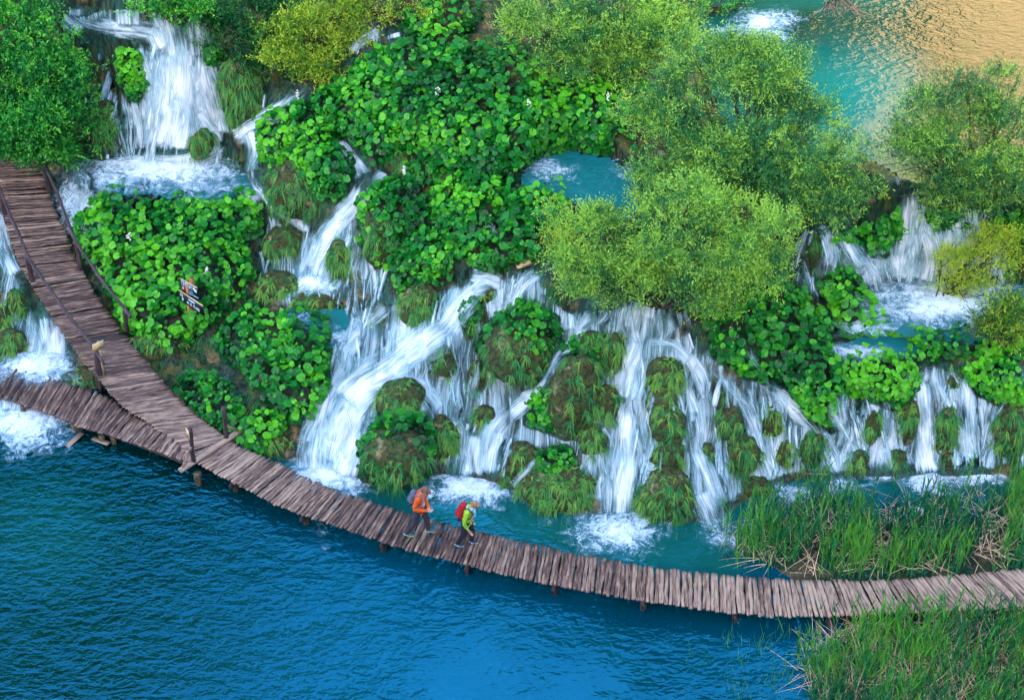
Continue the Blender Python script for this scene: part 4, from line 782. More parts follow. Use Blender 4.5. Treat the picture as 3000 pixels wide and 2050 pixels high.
def person(o, fd, lab, H, lean, headtilt, rhand, lhand, feet, mats, relbow, lelbow, hatname):
    """o = point between the feet, fd = walking direction; local axes: forward, left, up"""
    f3 = nrm(np.array([fd[0], fd[1], 0.])); l3 = np.array([-f3[1], f3[0], 0.]); B_ = np.stack([f3, l3, [0, 0, 1.]], -1); k = H / 1.75
    W = lambda p: np.asarray(o) + (B_ @ (np.asarray(p, float).T * k)).T if np.ndim(p) == 1 else np.asarray(o) + (np.asarray(p, float) * k) @ B_.T
    root = thing('person', lab, 'person', o)
    tl = lambda z: np.array([max(0, z - .92) * lean, 0, 0])          # torso leans forward above the hips
    P3 = lambda x, y, z: np.array([x, y, z]) + tl(z)
    hipR, hipL = np.array([.0, -.10, .92]), np.array([.0, .10, .92]); shR, shL = P3(0, -.19, 1.42), P3(0, .19, 1.42)
    neck = P3(.01, 0, 1.47); head = P3(.05, 0, 1.62) + [headtilt * .07, 0, -.02 * headtilt]
    fR, fL = [np.asarray(x, float) for x in feet]                    # ankle points, local
    def knee(h, a, s): m_ = (h + a) / 2; return m_ + np.array([s, 0, .01])
    kR, kL = knee(hipR, fR, .07), knee(hipL, fL, .05)
    g = Geo()
    ha = headtilt * .55; Mh = np.array([[math.cos(ha), 0, math.sin(ha)], [0, 1, 0], [-math.sin(ha), 0, math.cos(ha)]]); MH = B_ @ Mh
    hp = W(head); hc = lambda x, y, z: hp + MH @ (np.array([x, y, z]) * k)
    ell(g, hc(0, 0, .02), np.array([.098, .077, .105]) * k, 18, MH); ell(g, hc(.03, 0, -.05), np.array([.066, .056, .07]) * k, 14, MH)
    ell(g, hc(.104, 0, -.02), np.array([.02, .013, .026]) * k, 8, MH); ell(g, hc(.083, 0, -.068), np.array([.018, .026, .011]) * k, 8, MH)
    for s in (-1, 1): ell(g, hc(-.005, s * .078, -.01), np.array([.018, .01, .03]) * k, 8, MH)
    limb(g, [W(neck - [.02, 0, .06]), W(neck), hc(-.02, 0, -.05)], np.array([.07, .055, .055]) * k)
    limb(g, [W(P3(0, 0, .95)), W(P3(0, 0, 1.2)), W(P3(0, 0, 1.4))], np.array([.13, .125, .11]) * k)
    for h, kn, a in ((hipR, kR, fR), (hipL, kL, fL)): limb(g, [W(h), W(kn), W(a)], np.array([.08, .055, .04]) * k)
    limb(g, [W(hipR), W((hipR + hipL) / 2), W(hipL)], np.array([.1, .11, .1]) * k)
    arms = []
    for sh_, el, hd, s in ((shR, np.asarray(relbow), np.asarray(rhand), -1), (shL, np.asarray(lelbow), np.asarray(lhand), 1)):
        limb(g, [W(neck - [0, 0, .07]), W(sh_), W(el), W(hd)], np.array([.07, .055, .038, .027]) * k); arms.append((sh_, el, hd))
        d = nrm(hd - el); sd2 = np.array([0, 1., 0]); pn_ = nrm(np.cross(d, sd2)); pn_ = -pn_ if pn_[0] < 0 else pn_      # palm plane: hand direction x across
        ac = nrm(np.cross(pn_, d)); pal = hd + d * .05
        MP = B_ @ np.stack([d, ac, pn_], -1); ell(g, W(pal), np.array([.052, .04, .018]) * k, 12, MP)
        for q, (off, ln) in enumerate(((-.030, .068), (-.010, .08), (.011, .075), (.030, .058))):
            b0_ = pal + d * .04 + ac * off; limb(g, [W(b0_), W(b0_ + d * ln * .5 + pn_ * .008), W(b0_ + d * ln * .8 + pn_ * .028), W(b0_ + d * ln * .85 + pn_ * .045)], np.array([.0095, .009, .0085, .008]) * k, 8)
        b0_ = pal - d * .02 - ac * s * .03; limb(g, [W(b0_), W(b0_ + d * .03 - ac * s * .025 + pn_ * .01), W(b0_ + d * .06 - ac * s * .03 + pn_ * .025)], np.array([.012, .0105, .009]) * k, 8)
    bd = g.build('body', MAT['skin'], root); remesh(bd, .0075 * k, 2)
    # jacket
    g = Geo()
    for z, rx, ry in ((.90, .135, .185), (1.0, .135, .18), (1.12, .13, .17), (1.25, .135, .185), (1.36, .125, .195), (1.43, .09, .15)): ell(g, W(P3(0, 0, z)), np.array([rx, ry, .10]) * k, 16, B_)
    for (sh_, el, hd), s in zip(arms, (-1, 1)):
        wr = hd - nrm(hd - el) * (.0 if mats['cuff'] else .12); limb(g, [W(sh_ - [0, s * .03, .02]), W(sh_ + [0, 0, -.01]), W(el), W(wr)], np.array([.085, .075, .058, .043]) * k)
    limb(g, [W(neck - [.02, 0, .05]), W(neck + [-.02, 0, .02])], np.array([.085, .072]) * k)
    for s in np.linspace(0, 6.28, 9)[:-1]: ell(g, W(P3(.02 + .1 * math.cos(s), .155 * math.sin(s), .86)), np.array([.05, .05, .045]) * k, 8)
    jk = g.build('jacket', mats['jacket'], root); remesh(jk, .011 * k, 3)
    # trousers
    g = Geo(); limb(g, [W(hipR + [0, .02, .0]), W((hipR + hipL) / 2), W(hipL - [0, .02, 0])], np.array([.125, .13, .125]) * k)
    for h, kn, a in ((hipR, kR, fR), (hipL, kL, fL)): limb(g, [W(h + [0, 0, .02]), W(h + (kn - h) * .5), W(kn), W(a + (kn - a) * .4), W(a + [0, 0, .02])], np.array([.118, .102, .082, .072, .064]) * k)
    tr = g.build('trousers', mats['trousers'], root); remesh(tr, .012 * k, 3)
    for a, pit in ((fR, mats['pitch'][0]), (fL, mats['pitch'][1])):
        g = Geo(); Mf = B_ @ np.array([[math.cos(pit), 0, math.sin(pit)], [0, 1, 0], [-math.sin(pit), 0, math.cos(pit)]])
        fc = lambda x, y, z: W(a) + Mf @ (np.array([x, y, z]) * k)
        ell(g, fc(-.03, 0, -.045), np.array([.06, .043, .045]) * k, 12, Mf); ell(g, fc(.06, 0, -.055), np.array([.105, .046, .034]) * k, 12, Mf); ell(g, fc(0, 0, 0), np.array([.05, .045, .04]) * k, 10, Mf)
        sh_ = g.build('shoe', mats['shoe'], root); remesh(sh_, .009, 2)
        g = Geo(); ell(g, fc(.03, 0, -.082), np.array([.145, .048, .012]) * k, 14, Mf); g.build('sole', mats['sole'], sh_)
        g = Geo()
        for q in range(4): ell(g, fc(.04 + q * .025, 0, -.022 - q * .005), np.array([.006, .028, .004]) * k, 6, Mf)
        g.build('laces', mats['lace'], sh_)
    for s in (-1, 1):
        g = Geo(); ell(g, hc(.090, s * .03, .005), np.array([.008, .013, .008]) * k, 6, MH); g.build('eye', MAT['eye'], root)
    g = Geo()
    if hatname == 'cap':
        ell(g, hc(-.012, 0, .045), np.array([.108, .09, .085]) * k, 18, MH); ell(g, hc(.10, 0, .045), np.array([.075, .07, .012]) * k, 12, MH)
        hh = g.build('cap', mats['hat'], root); remesh(hh, .008, 2)
        g = Geo(); ell(g, hc(-.035, 0, -.01), np.array([.075, .082, .075]) * k, 14, MH); g.build('hair', mats['hair'], root)
    else:
        ell(g, hc(-.02, 0, .04), np.array([.105, .092, .092]) * k, 18, MH); ell(g, hc(-.045, 0, -.02), np.array([.07, .084, .085]) * k, 14, MH); ell(g, hc(.06, 0, .095), np.array([.05, .07, .03]) * k, 10, MH)
        for q in range(26):
            a1, a2 = rng.random() * 6.28, rng.random() * 1.3; dd = np.array([math.cos(a1) * math.sin(a2), math.sin(a1) * math.sin(a2), math.cos(a2)]); ell(g, hc(-.02 + dd[0] * .1, dd[1] * .088, .04 + dd[2] * .088), np.array([.022, .018, .012]) * k, 6, MH)
        hh = g.build('hair', mats['hair'], root); remesh(hh, .008, 1)
    return root, W, P3, B_, k, hc, MH
def cloth(name, col, var=.16, rough=.7):
    m, nt, o = nmat(name); n = N(nt); co = n.coord(); a = n.noise(n.mapv(co, (1, 1, 2.6)), 9, 4, .65, 1.2); w = n.noise(co, 190, 2)
    fin(nt, o, n.bsdf(n.mix(n.rr(a, .3, .7), tuple(x * (1 - var) for x in col), tuple(x * (1 + var) for x in col)), rough, n.bump(n.m('ADD', a, n.m('MULTIPLY', w, .1)), 1.0, .09))); return m
MAT['skin'] = plain('skin', (.55, .27, .19), .5, var=.08); MAT['eye'] = plain('eye_dark', (.02, .015, .015), .3, var=0)
orange = dict(jacket=cloth('orange_jacket', (.95, .13, .01)), trousers=cloth('grey_purple_trousers', (.05, .035, .055)), shoe=cloth('grey_trainers', (.10, .16, .17)), sole=plain('lime_sole', (.25, .55, .3), .6), lace=plain('lime_lace', (.35, .75, .2), .6), hat=cloth('brown_cap', (.28, .12, .07)), hair=cloth('brown_hair', (.10, .045, .03)), cuff=True, pitch=(.0, -.12))
lime = dict(jacket=cloth('lime_jacket', (.38, .68, .03)), trousers=cloth('black_trousers', (.006, .006, .016)), shoe=cloth('navy_shoes', (.02, .045, .085)), sole=plain('pale_sole', (.3, .4, .5), .6), lace=plain('white_lace', (.7, .7, .75), .6), hat=None, hair=cloth('sandy_hair', (.42, .24, .13)), cuff=False, pitch=(.0, -.1))
DZ = .585
def place(pa_, pb_, **k):
    a, b = at_z(*pa_, DZ), at_z(*pb_, DZ); o = (a + b) / 2; fd = np.array(k.pop('dirn')); f3 = nrm(np.array([fd[0], fd[1], 0.])); l3 = np.array([-f3[1], f3[0], 0.]); H = k['H'] / 1.75
    loc = lambda p: np.array([(p - o) @ f3, (p - o) @ l3, 0]) / H
    k['feet'] = (loc(a) + [-.05, 0, .095], loc(b) + [-.06, 0, .105]); return person(o, fd, mats=k.pop('mats'), **k)
dw = at_z(1460, 1600, DZ) - at_z(1180, 1532, DZ)
r1 = place((1199,1568),(1262,1558), dirn=dw, lab='person in an orange jacket and brown cap walking with head bowed, hands at waist', H=1.80, lean=.10, headtilt=1.0,
  rhand=(.28, -.17, 1.08), relbow=(-.03, -.29, 1.13), lhand=(.27, -.02, 1.07), lelbow=(.04, .26, 1.12), mats=orange, hatname='cap')
r2 = place((1347,1598),(1389,1590), dirn=dw, lab='person in lime green jacket and pale blue scarf stepping with right arm hanging', H=1.68, lean=.17, headtilt=1.2,
  rhand=(.16, -.22, .76), relbow=(.03, -.29, 1.08), lhand=(.10, .20, .80), lelbow=(.0, .27, 1.1), mats=lime, hatname='hair')
# badge and scarf belong to the clothes
root, W, P3, B_, k, hc, MH = r1
g = Geo(); box(g, W(P3(.155, -.10, 1.2)), .012, .08, .11, B_); g.build('badge', MAT['white_paint'], root)
root, W, P3, B_, k, hc, MH = r2
MAT['scarf'] = cloth('pale_blue_scarf', (.38, .68, .75))
g = Geo()
for a_ in np.linspace(0, 6.28, 13)[:-1]: ell(g, W(P3(.035 + .085 * math.cos(a_), .1 * math.sin(a_), 1.475 + .015 * math.cos(a_ * 2))), np.array([.05, .045, .045]) * k, 10)
for q in range(4): ell(g, W(P3(.15 + .012 * q, -.03, 1.42 - q * .065)), np.array([.05, .075 - .01 * q, .055]) * k, 10)
remesh(g.build('scarf', MAT['scarf'], root), .011, 2)
def backpack(rt, lab, cm, w, h, strapcol, side_z):
    root, W, P3, B_, k, hc, MH = rt; lean_ = P3(0, 0, 1.92)[0]; c0 = P3(-.185, 0, side_z)
    bp = thing('backpack', lab, 'backpack', W(c0 - [0, 0, h / 2]))
    sh = np.array([[1, 0, lean_], [0, 1, 0], [0, 0, 1]]); Mb = B_ @ sh
    g = Geo()
    for z, rx, ry in ((-.38, .085, .13), (-.15, .12, .15), (.1, .12, .15), (.32, .10, .13)): ell(g, W(c0) + Mb @ (np.array([0, 0, z * h]) * k), np.array([rx * w, ry * w, h * .26]) * k, 14, Mb)
    ell(g, W(c0) + Mb @ (np.array([-.10 * w, 0, -.12 * h]) * k), np.array([.06 * w, .11 * w, h * .2]) * k, 12, Mb)
    remesh(g.build('sack', cm, bp), .011, 2)
    for s in (-1, 1):
        g = Geo(); pts = [W(P3(-.13, s * .10, 1.44)), W(P3(-.02, s * .115, 1.515)), W(P3(.09, s * .12, 1.47)), W(P3(.155, s * .13, 1.36)), W(P3(.12, s * .18, 1.2)), W(P3(-.1, s * .17, 1.08))]
        t = np.linspace(0, 5, 21); p = np.stack([np.interp(t, range(6), np.array(pts)[:, q]) for q in range(3)], -1); p[1:-1] = (p[:-2] + p[1:-1] * 2 + p[2:]) / 4; tube(g, p, .021, 8, flat=.6); g.build('strap', strapcol, bp)
    g = Geo(); ell(g, W(c0) + Mb @ (np.array([-.02, -.145 * w, -.33 * h]) * k), np.array([.04, .03, .06]), 10); g.build('side_pocket', MAT['bluepocket'], bp)
MAT['bluepocket'] = cloth('dark_blue_pocket', (.03, .05, .16)); sgrey = cloth('grey_strap', (.30, .26, .27)); sred = cloth('dark_strap', (.12, .03, .04))
backpack(r1, 'grey violet backpack on the back of the walker in orange', cloth('grey_violet_pack', (.15, .155, .23)), .92, .44, sgrey, 1.27)
backpack(r2, 'red backpack on the back of the walker in lime green', cloth('red_pack', (.55, .008, .012)), 1.08, .56, sred, 1.25)
# ------------------------------------------------------------------ plants
def leaf_batch(g, c, nrmv, r, tint, fwd=None, nrim=9):
    """round kidney-shaped leaves: centre + wavy rim, one batch"""
    n = len(c); nrmv = nrm(nrmv); f = np.stack([rng.normal(0, 1, n), rng.normal(-.6, 1, n), rng.normal(-.4, .5, n)], -1) if fwd is None else fwd
    a = nrm(np.cross(nrmv, f)); b = np.cross(nrmv, a)
    ph = np.linspace(.22, 2 * math.pi - .22, nrim)[None] + 0 * r[:, None]; rr_ = (1 + .10 * rng.normal(0, 1, (n, nrim)).clip(-1.5, 1.5)) * (1 - .12 * np.cos(ph))
    zz = .16 * (1 + rng.normal(0, .8, (n, nrim))) + .06 * np.cos(ph * 3 + rng.random((n, 1)) * 6)
    rim = c[:, None] + (a[:, None] * np.cos(ph)[..., None] + b[:, None] * np.sin(ph)[..., None]) * (rr_ * r[:, None])[..., None] + nrmv[:, None] * (zz * r[:, None])[..., None]
    cen = c - a * -.15 * r[:, None]*0
    v = np.concatenate([cen[:, None], rim], 1).reshape(-1, 3); base = np.arange(n)[:, None] * (nrim + 1); j = np.arange(nrim - 1)[None]
    fa = np.stack([base + 0 * j, base + 1 + j, base + 2 + j], -1).reshape(-1, 3)
    tt = np.concatenate([(tint - .05)[:, None], tint[:, None] + rng.normal(.02, .05, (n, nrim))], 1)
    g.add(v, fa, tint=tt.ravel().clip(0, 1))
MAT['butterbur'] = leaf_mat('butterbur_leaf', (.001, .03, .006), (.005, .23, .016), (.14, .60, .012), .22, .45, .3)
MAT['grass'] = leaf_mat('grass_blade', (.002, .07, .03), (.02, .26, .05), (.24, .46, .05), .25, .5)
MAT['moss'] = None
def patch_leaves(g, poly, ls, tn, dens=1.0, zmin=.05, zmax=.6):
    p = np.array(O(poly)); x0, y0 = p.min(0) - 25; x1, y1 = p.max(0) + 25; area = (x1 - x0) * (y1 - y0)
    pxs = float(px_m(P((x0 + x1) / 2, (y0 + y1) / 2))); rad = .092 * ls; lp = 3.14 * (rad * pxs) ** 2 * .62
    n = int(area / lp * 3.3 * dens); u = x0 + rng.random(n) * (x1 - x0); v = y0 + rng.random(n) * (y1 - y0)
    d = sdist(O(poly), u, v) + 34 * (fbm(u * .018, v * .018, 3, 21) - .5); keep = (d > -4) & ((fbm(u * .02, v * .02, 2, 33) > .24) | (rng.random(n) < .25)); u, v, d = u[keep], v[keep], d[keep]
    n = len(u); lift = (zmin + (zmax - zmin) * rng.random(n) ** .8) * sstep(-10, 45, d + 12) ; c = P(u, v) + PN(u, v) * (lift * .6)[:, None] + np.array([0, 0, 1.]) * (lift * .55)[:, None]
    nn = PN(u, v) * .55 + np.array([0, -.15, .75]) + rng.normal(0, .33, (n, 3))
    r = rad * (.42 + .95 * rng.random(n) ** 1.4); cl = fbm(u * .01, v * .01, 2, 44) - .5
    tint = (tn - .06 + cl * 1.1 + (lift - .2) * .7 + rng.normal(0, .17, n)).clip(0.02, 1)
    leaf_batch(g, c, nn, r, tint); return u, v
PL = {1: 'wide hillside covered by a mass of butterbur leaves', 8: 'broad bank of large butterbur leaves'}
LAB = ['butterbur patch at the top edge beside the small upper rill','', 'butterbur clump draped over the big grassy mound right of the top left falls','butterbur clump on the bank just right of the middle stream','butterbur clump above the hanging grass wall left of the main cascade',
 'butterbur band between the brown rock face and the small falls','small butterbur clump on the lip above the centre cascade','butterbur clump beneath the pond beside the yellow green bushes','','butterbur clump hanging between the signpost bank and the widest cascade',
 'low butterbur clump beside the boardwalk junction','small butterbur clump behind the cross log uprights','rounded butterbur clump at the water edge behind the walker in orange','dome of butterbur in the middle of the centre cascade','long drooping butterbur strip left of the tall white fall','little butterbur tuft on top of the large shore boulder',
 'thick butterbur tongue hanging below the front yellow green bush','butterbur clump right of the narrow dark cleft','butterbur clump between the upper right falls','butterbur strip above the right hand row of falls','small butterbur tuft under the right willow','yellowish butterbur at the right edge above the last falls','small yellowish butterbur on the brown ledge',
 'small butterbur tuft on the ochre rock in the main cascade','butterbur strip growing beside the top left falls','yellowish butterbur at the right edge beside the upper falls','large leaved butterbur right of the top left falls','butterbur clump between the two levels of right hand pools','butterbur fringe on the rim of the right hand pool','flat butterbur clump between the tongue and the right hand pools','yellow green butterbur clump under the right edge bush','small butterbur tuft at the left end of the rapids','tiny butterbur tuft at the foot of the little yellow tree','low butterbur tuft beside the right hand rapids']
FILL = O([(600,280),(740,200),(930,90),(1180,110),(1480,190),(1440,350),(1300,440),(1310,600),(1200,640),(1040,640),(920,640),(830,560),(820,430),(640,420)])
g = Geo(); n = 6500; p_ = np.array(FILL); u = p_[:, 0].min() + rng.random(n) * np.ptp(p_[:, 0]); v = p_[:, 1].min() + rng.random(n) * np.ptp(p_[:, 1]); k_ = (sdist(FILL, u, v) > 0) & (_bil(wet, u, v) < .25) & (_bil(bedm, u, v) < .05) & (fbm(u * .012, v * .012, 3, 12) > .36)
u, v = u[k_], v[k_]; n = len(u); c = P(u, v) + PN(u, v) * (.05 + .3 * rng.random(n))[:, None] + [0, -.05, .1]; leaf_batch(g, c, PN(u, v) * .5 + np.array([0, -.15, .75]) + rng.normal(0, .4, (n, 3)), .035 + .085 * rng.random(n), (.45 + rng.normal(0, .2, n)).clip(0, 1)); tag(g.build('undergrowth', MAT['butterbur']), kind='stuff')

for i, (poly, ls, dome, tn) in enumerate(PATCH):
    g = Geo(); patch_leaves(g, poly, ls, tn)
    if i in PL:
        tag(g.build('butterbur_cover', MAT['butterbur']), kind='stuff'); continue
    c = np.array(O(poly)).mean(0); b = P(c[0], c[1]); o_ = g.build('butterbur_plant', MAT['butterbur'], org=b); tag(o_, LAB[i], 'plant', 'butterbur clumps among the cascades')

# ---- grass blades
def blades(g, base, dirv, droop, L, w, tint, seg=3):
    """curved tapering blades: start at base, leave along dirv and bend down by droop"""
    n = len(base); dirv = nrm(dirv); t = np.linspace(0, 1, seg + 1)[None, :, None]
    cen = base[:, None] + dirv[:, None] * (L[:, None, None] * t) + np.array([0, 0, -1.]) * (droop * L)[:, None, None] * t ** 2
    side = nrm(np.cross(dirv, np.array([0, -.7, .7]) + rng.normal(0, .3, (n, 3)))); ww = w[:, None, None] * (1 - t ** 1.5 * .92) * .5
    v = np.stack([cen - side[:, None] * ww, cen + side[:, None] * ww], 2).reshape(n, -1, 3)
    b = np.arange(n)[:, None] * (2 * (seg + 1)); j = np.arange(seg)[None] * 2
    f = np.stack([b + j, b + j + 1, b + j + 3, b + j + 2], -1).reshape(-1, 4)
    tt = tint[:, None] + np.linspace(-.12, .15, seg + 1)[None]; g.add(v.reshape(-1, 3), f, tint=np.repeat(tt, 2, axis=1).ravel().clip(0, 1))
m, nt, o = nmat('mossy_tufa'); n = N(nt); co = n.coord(); a = n.noise(co, 1.6, 4, .6); b = n.noise(co, 9, 5, .7)
c = n.mix(n.rr(b, .35, .65), (.004, .012, .002), (.085, .085, .008)); c = n.mix(n.rr(n.noise(co, 3.1, 4, .6), .5, .6), c, n.mix(n.rr(b, .4, .6), (.01, .04, .006), (.04, .14, .02))); c = n.mix(n.rr(a, .57, .63), c, n.mix(n.rr(b, .3, .7), (.07, .05, .015), (.34, .26, .13)))
fin(nt, o, n.bsdf(c, .8, n.bump(n.m('ADD', a, b), 1, .08))); MAT['tufa'] = m
def mound(cx, cy, rx, ry, ga, gt, lab, idx):
    c, (a, b, cc), surf = mound_shape(cx, cy, rx, ry, idx)
    g = Geo(); nl, nm_ = 26, 40; th = np.linspace(0.0, math.pi, nl)[:, None]; ph = np.linspace(0, 2 * math.pi, nm_ + 1)[None, :-1]
    d = np.stack([np.sin(th) * np.cos(ph), np.sin(th) * np.sin(ph), np.cos(th) + 0 * ph], -1)
    p = surf(d); i = np.arange(nl - 1)[:, None] * nm_; j = np.arange(nm_)[None]; j2 = (j + 1) % nm_
    g.add(p.reshape(-1, 3), np.stack([i + j, i + nm_ + j, i + nm_ + j2, i + j2], -1).reshape(-1, 4))
    base = np.array([c[0], c[1], c[2] - cc * .8]); root = thing('mossy_mound', lab, 'rock', base, 'mossy tufa mounds in the cascades'); g.build('rock', MAT['tufa'], root)
    n = int(400 * ga * a * (cc + b) * 2.0) + 20
    if ga > .05:
        nt_ = max(8, n // 12); dd = nrm(rng.normal(0, 1, (nt_ * 4, 3)) + [0, -1.0, .45]); dd = dd[(dd[:, 1] < .3) & (dd[:, 2] > -.55)]
        cl = fbm(dd[:, 0] * 2.6 + idx, dd[:, 2] * 2.6 + idx * 2, 3, 70); dd = dd[cl > (.57 - .17 * min(ga, 1.6))][:nt_]
        tn_ = np.repeat((gt + .2 + rng.normal(0, .2, len(dd))), 13); ts = np.repeat(.6 + .7 * rng.random(len(dd)), 13); td = np.repeat(rng.normal(0, .3, (len(dd), 3)), 13, 0); dd = nrm(np.repeat(dd, 13, 0) + rng.normal(0, .035, (len(dd) * 13, 3)) * (.5 / a)); q = surf(dd); n = len(q)
        out = nrm(dd * [1, 1, .5] / np.array([a, b, cc])); dv = out * .55 + td + np.array([0, -.05, .1]) + rng.normal(0, .42, (n, 3)); L = (.10 + .2 * rng.random(n)) * ts
        g = Geo(); blades(g, q, dv, .5 + 1.1 * rng.random(n), L, 0.018 + .016 * rng.random(n), (tn_ + rng.normal(0, .14, n)).clip(0, 1)); g.build('grass_cover', MAT['grass'], root)
for i, mm_ in enumerate(MOUNDS):
    if mm_[2] > 1: mound(*mm_, i)
# ground grass everywhere between the mounds
n = 110000; u = -150 + rng.random(n) * 3300; v = -120 + rng.random(n) * 1720; q = P(u, v); wq = _bil(wet, u, v); lq = _bil(leafy, u, v); bq = _bil(bedm, u, v)
keep = (q[:, 2] > .12) & (bq < .1) & (lq < .5) & (wq < rng.random(n) * .75) & (fbm(u * .012, v * .012, 3, 90) > .50) & ~((u > 2100) & (v > 1480))
u, v, q = u[keep], v[keep], q[keep]; n = len(u); dv = PN(u, v) * .6 + np.array([0, -.25, .1]) + rng.normal(0, .25, (n, 3))
g = Geo(); blades(g, q, dv, .8 + .8 * rng.random(n), .14 + .22 * rng.random(n), .016 + .014 * rng.random(n), (.42 + (fbm(u * .006, v * .006, 2, 95) - .5) * .8 + rng.normal(0, .14, n)).clip(0, 1)); tag(g.build('grass', MAT['grass']), kind='stuff')

# ---- reeds
MAT['reed'] = leaf_mat('reed_leaf', (.002, .06, .05), (.015, .22, .06), (.16, .50, .03), .3, .5); MAT['straw'] = plain('dry_straw', (.62, .42, .24), .8, var=.4)
REEDA = O([(1655,1240),(1690,1190),(1760,1165),(1850,1150),(2000,1160),(2150,1150),(2340,1110),(2420,1130),(2420,1280),(2200,1300),(2000,1312),(1850,1312),(1720,1305),(1670,1290)])
REEDB = O([(1850,1600),(1800,1540),(1860,1460),(1940,1432),(2100,1425),(2420,1412),(2450,1640),(1840,1640)])
def reeds(name, poly, n, hmax, ns, nstraw):
    p = np.array(poly); x0, y0 = p.min(0) - 60; x1, y1 = p.max(0) + 20
    def spots(m_, ext=.10, thr=0.):
        u = x0 + rng.random(m_ * 4) * (x1 - x0); v = y0 + rng.random(m_ * 4) * (y1 - y0); d = sdist(poly, u, v) + 60 * (fbm(u * .008, v * .008, 3, 51) - .5)
        k_ = ((d > 0) | (rng.random(len(u)) < sstep(-70, 0, d) * ext)) & (fbm(u * .011, v * .016, 3, 71) > thr); u, v = u[k_][:m_], v[k_][:m_]
        q = P(u, v); q[:, 2] = np.maximum(q[:, 2], -.05); return u, v, q
    u, v, q = spots(n, .2, .36); n = len(u); tall = fbm(u * .006, v * .01, 2, 61)
    h = hmax * (.45 + .55 * rng.random(n)) * (.7 + .7 * (tall - .3)); dv = np.array([0.02, 0, 1.]) + rng.normal(0, .07, (n, 3)); tn = (.5 + (tall - .5) * .9 + rng.normal(0, .15, n)).clip(0, 1)
    g = Geo(); blades(g, q, dv, .02 + .06 * rng.random(n), h, .026 + .010 * rng.random(n), tn, 4)
    for s_ in range(4):      # leaves held close to the stem
        t = .25 + .7 * rng.random(n); b = q + nrm(dv) * (h * t)[:, None]; a = rng.random(n) * 6.28; sd = np.stack([np.cos(a), np.sin(a), 3.2 + rng.normal(0, .4, n)], -1)
        blades(g, b, sd, .05 + .2 * rng.random(n), .24 + .26 * rng.random(n), .024 + .014 * rng.random(n), (tn + .12 + rng.normal(0, .12, n)).clip(0, 1), 4)
    tag(g.build(name, MAT['reed']), kind='stuff')
    u, v, c = spots(ns // 9, .05, .40); k = 11; b = np.repeat(c, k, 0) + rng.normal(0, .05, (len(c) * k, 3)) * [1, 1, 0]; m_ = len(b); ln = np.repeat(rng.normal(0, .3, (len(c), 3)), k, 0); tt_ = np.repeat(.12 + .25 * rng.random(len(c)), k)
    g = Geo(); dv = np.array([0, 0, .9]) + ln * [1, 1, .1] + rng.normal(0, .42, (m_, 3)) * [1, 1, .25]
    blades(g, b, dv, .5 + .8 * rng.random(m_), .3 + .4 * rng.random(m_), .024 + .016 * rng.random(m_), (tt_ + rng.normal(0, .1, m_)).clip(0, 1), 5); tag(g.build('sedge_grass', MAT['reed']), kind='stuff')
    u, v, b = spots(nstraw, .15); m_ = len(b); a = rng.random(m_) * 6.28; up_ = np.where(rng.random(m_) < .45, 1.9, .15); g = Geo()
    blades(g, b + [0, 0, .12] + rng.random((m_, 1)) * [0, 0, .25], np.stack([np.cos(a), np.sin(a), up_], -1), .05 + .2 * rng.random(m_), .4 + .8 * rng.random(m_), .009 + .011 * rng.random(m_), np.full(m_, .5), 3); tag(g.build('dry_reed_litter', MAT['straw']), kind='stuff')
reeds('reeds', REEDA, 1150, 1.75, 1500, 800)
reeds('reeds', REEDB, 1300, 1.6, 1500, 1500)
g = Geo()
for uu, vv, nn_, hh in ((2130,1880,14,.7),(2215,1900,10,.8),(2270,1860,16,.8),(2290,1990,22,.8),(2090,1560,12,.6),(1640,1540,10,.5),(1595,1520,8,.45),(1210,1400,26,.9),(1150,1420,14,.8),(2040,1940,6,.7),(2160,1960,8,.7),(1680,1560,5,.4),(2000,1560,8,.5),(2170,2030,12,.7)):
    q = at_z(uu + rng.normal(0, 22, nn_), vv + rng.normal(0, 14, nn_), 0) ; dv = np.array([0, 0, 1.]) + rng.normal(0, .16, (nn_, 3)); blades(g, q - [0, 0, .05], dv, .05 + .2 * rng.random(nn_), hh * (.5 + .5 * rng.random(nn_)), .014 + .008 * rng.random(nn_), (.75 + rng.normal(0, .1, nn_)).clip(0, 1), 4)
tag(g.build('sparse_reeds', MAT['reed']), kind='stuff')

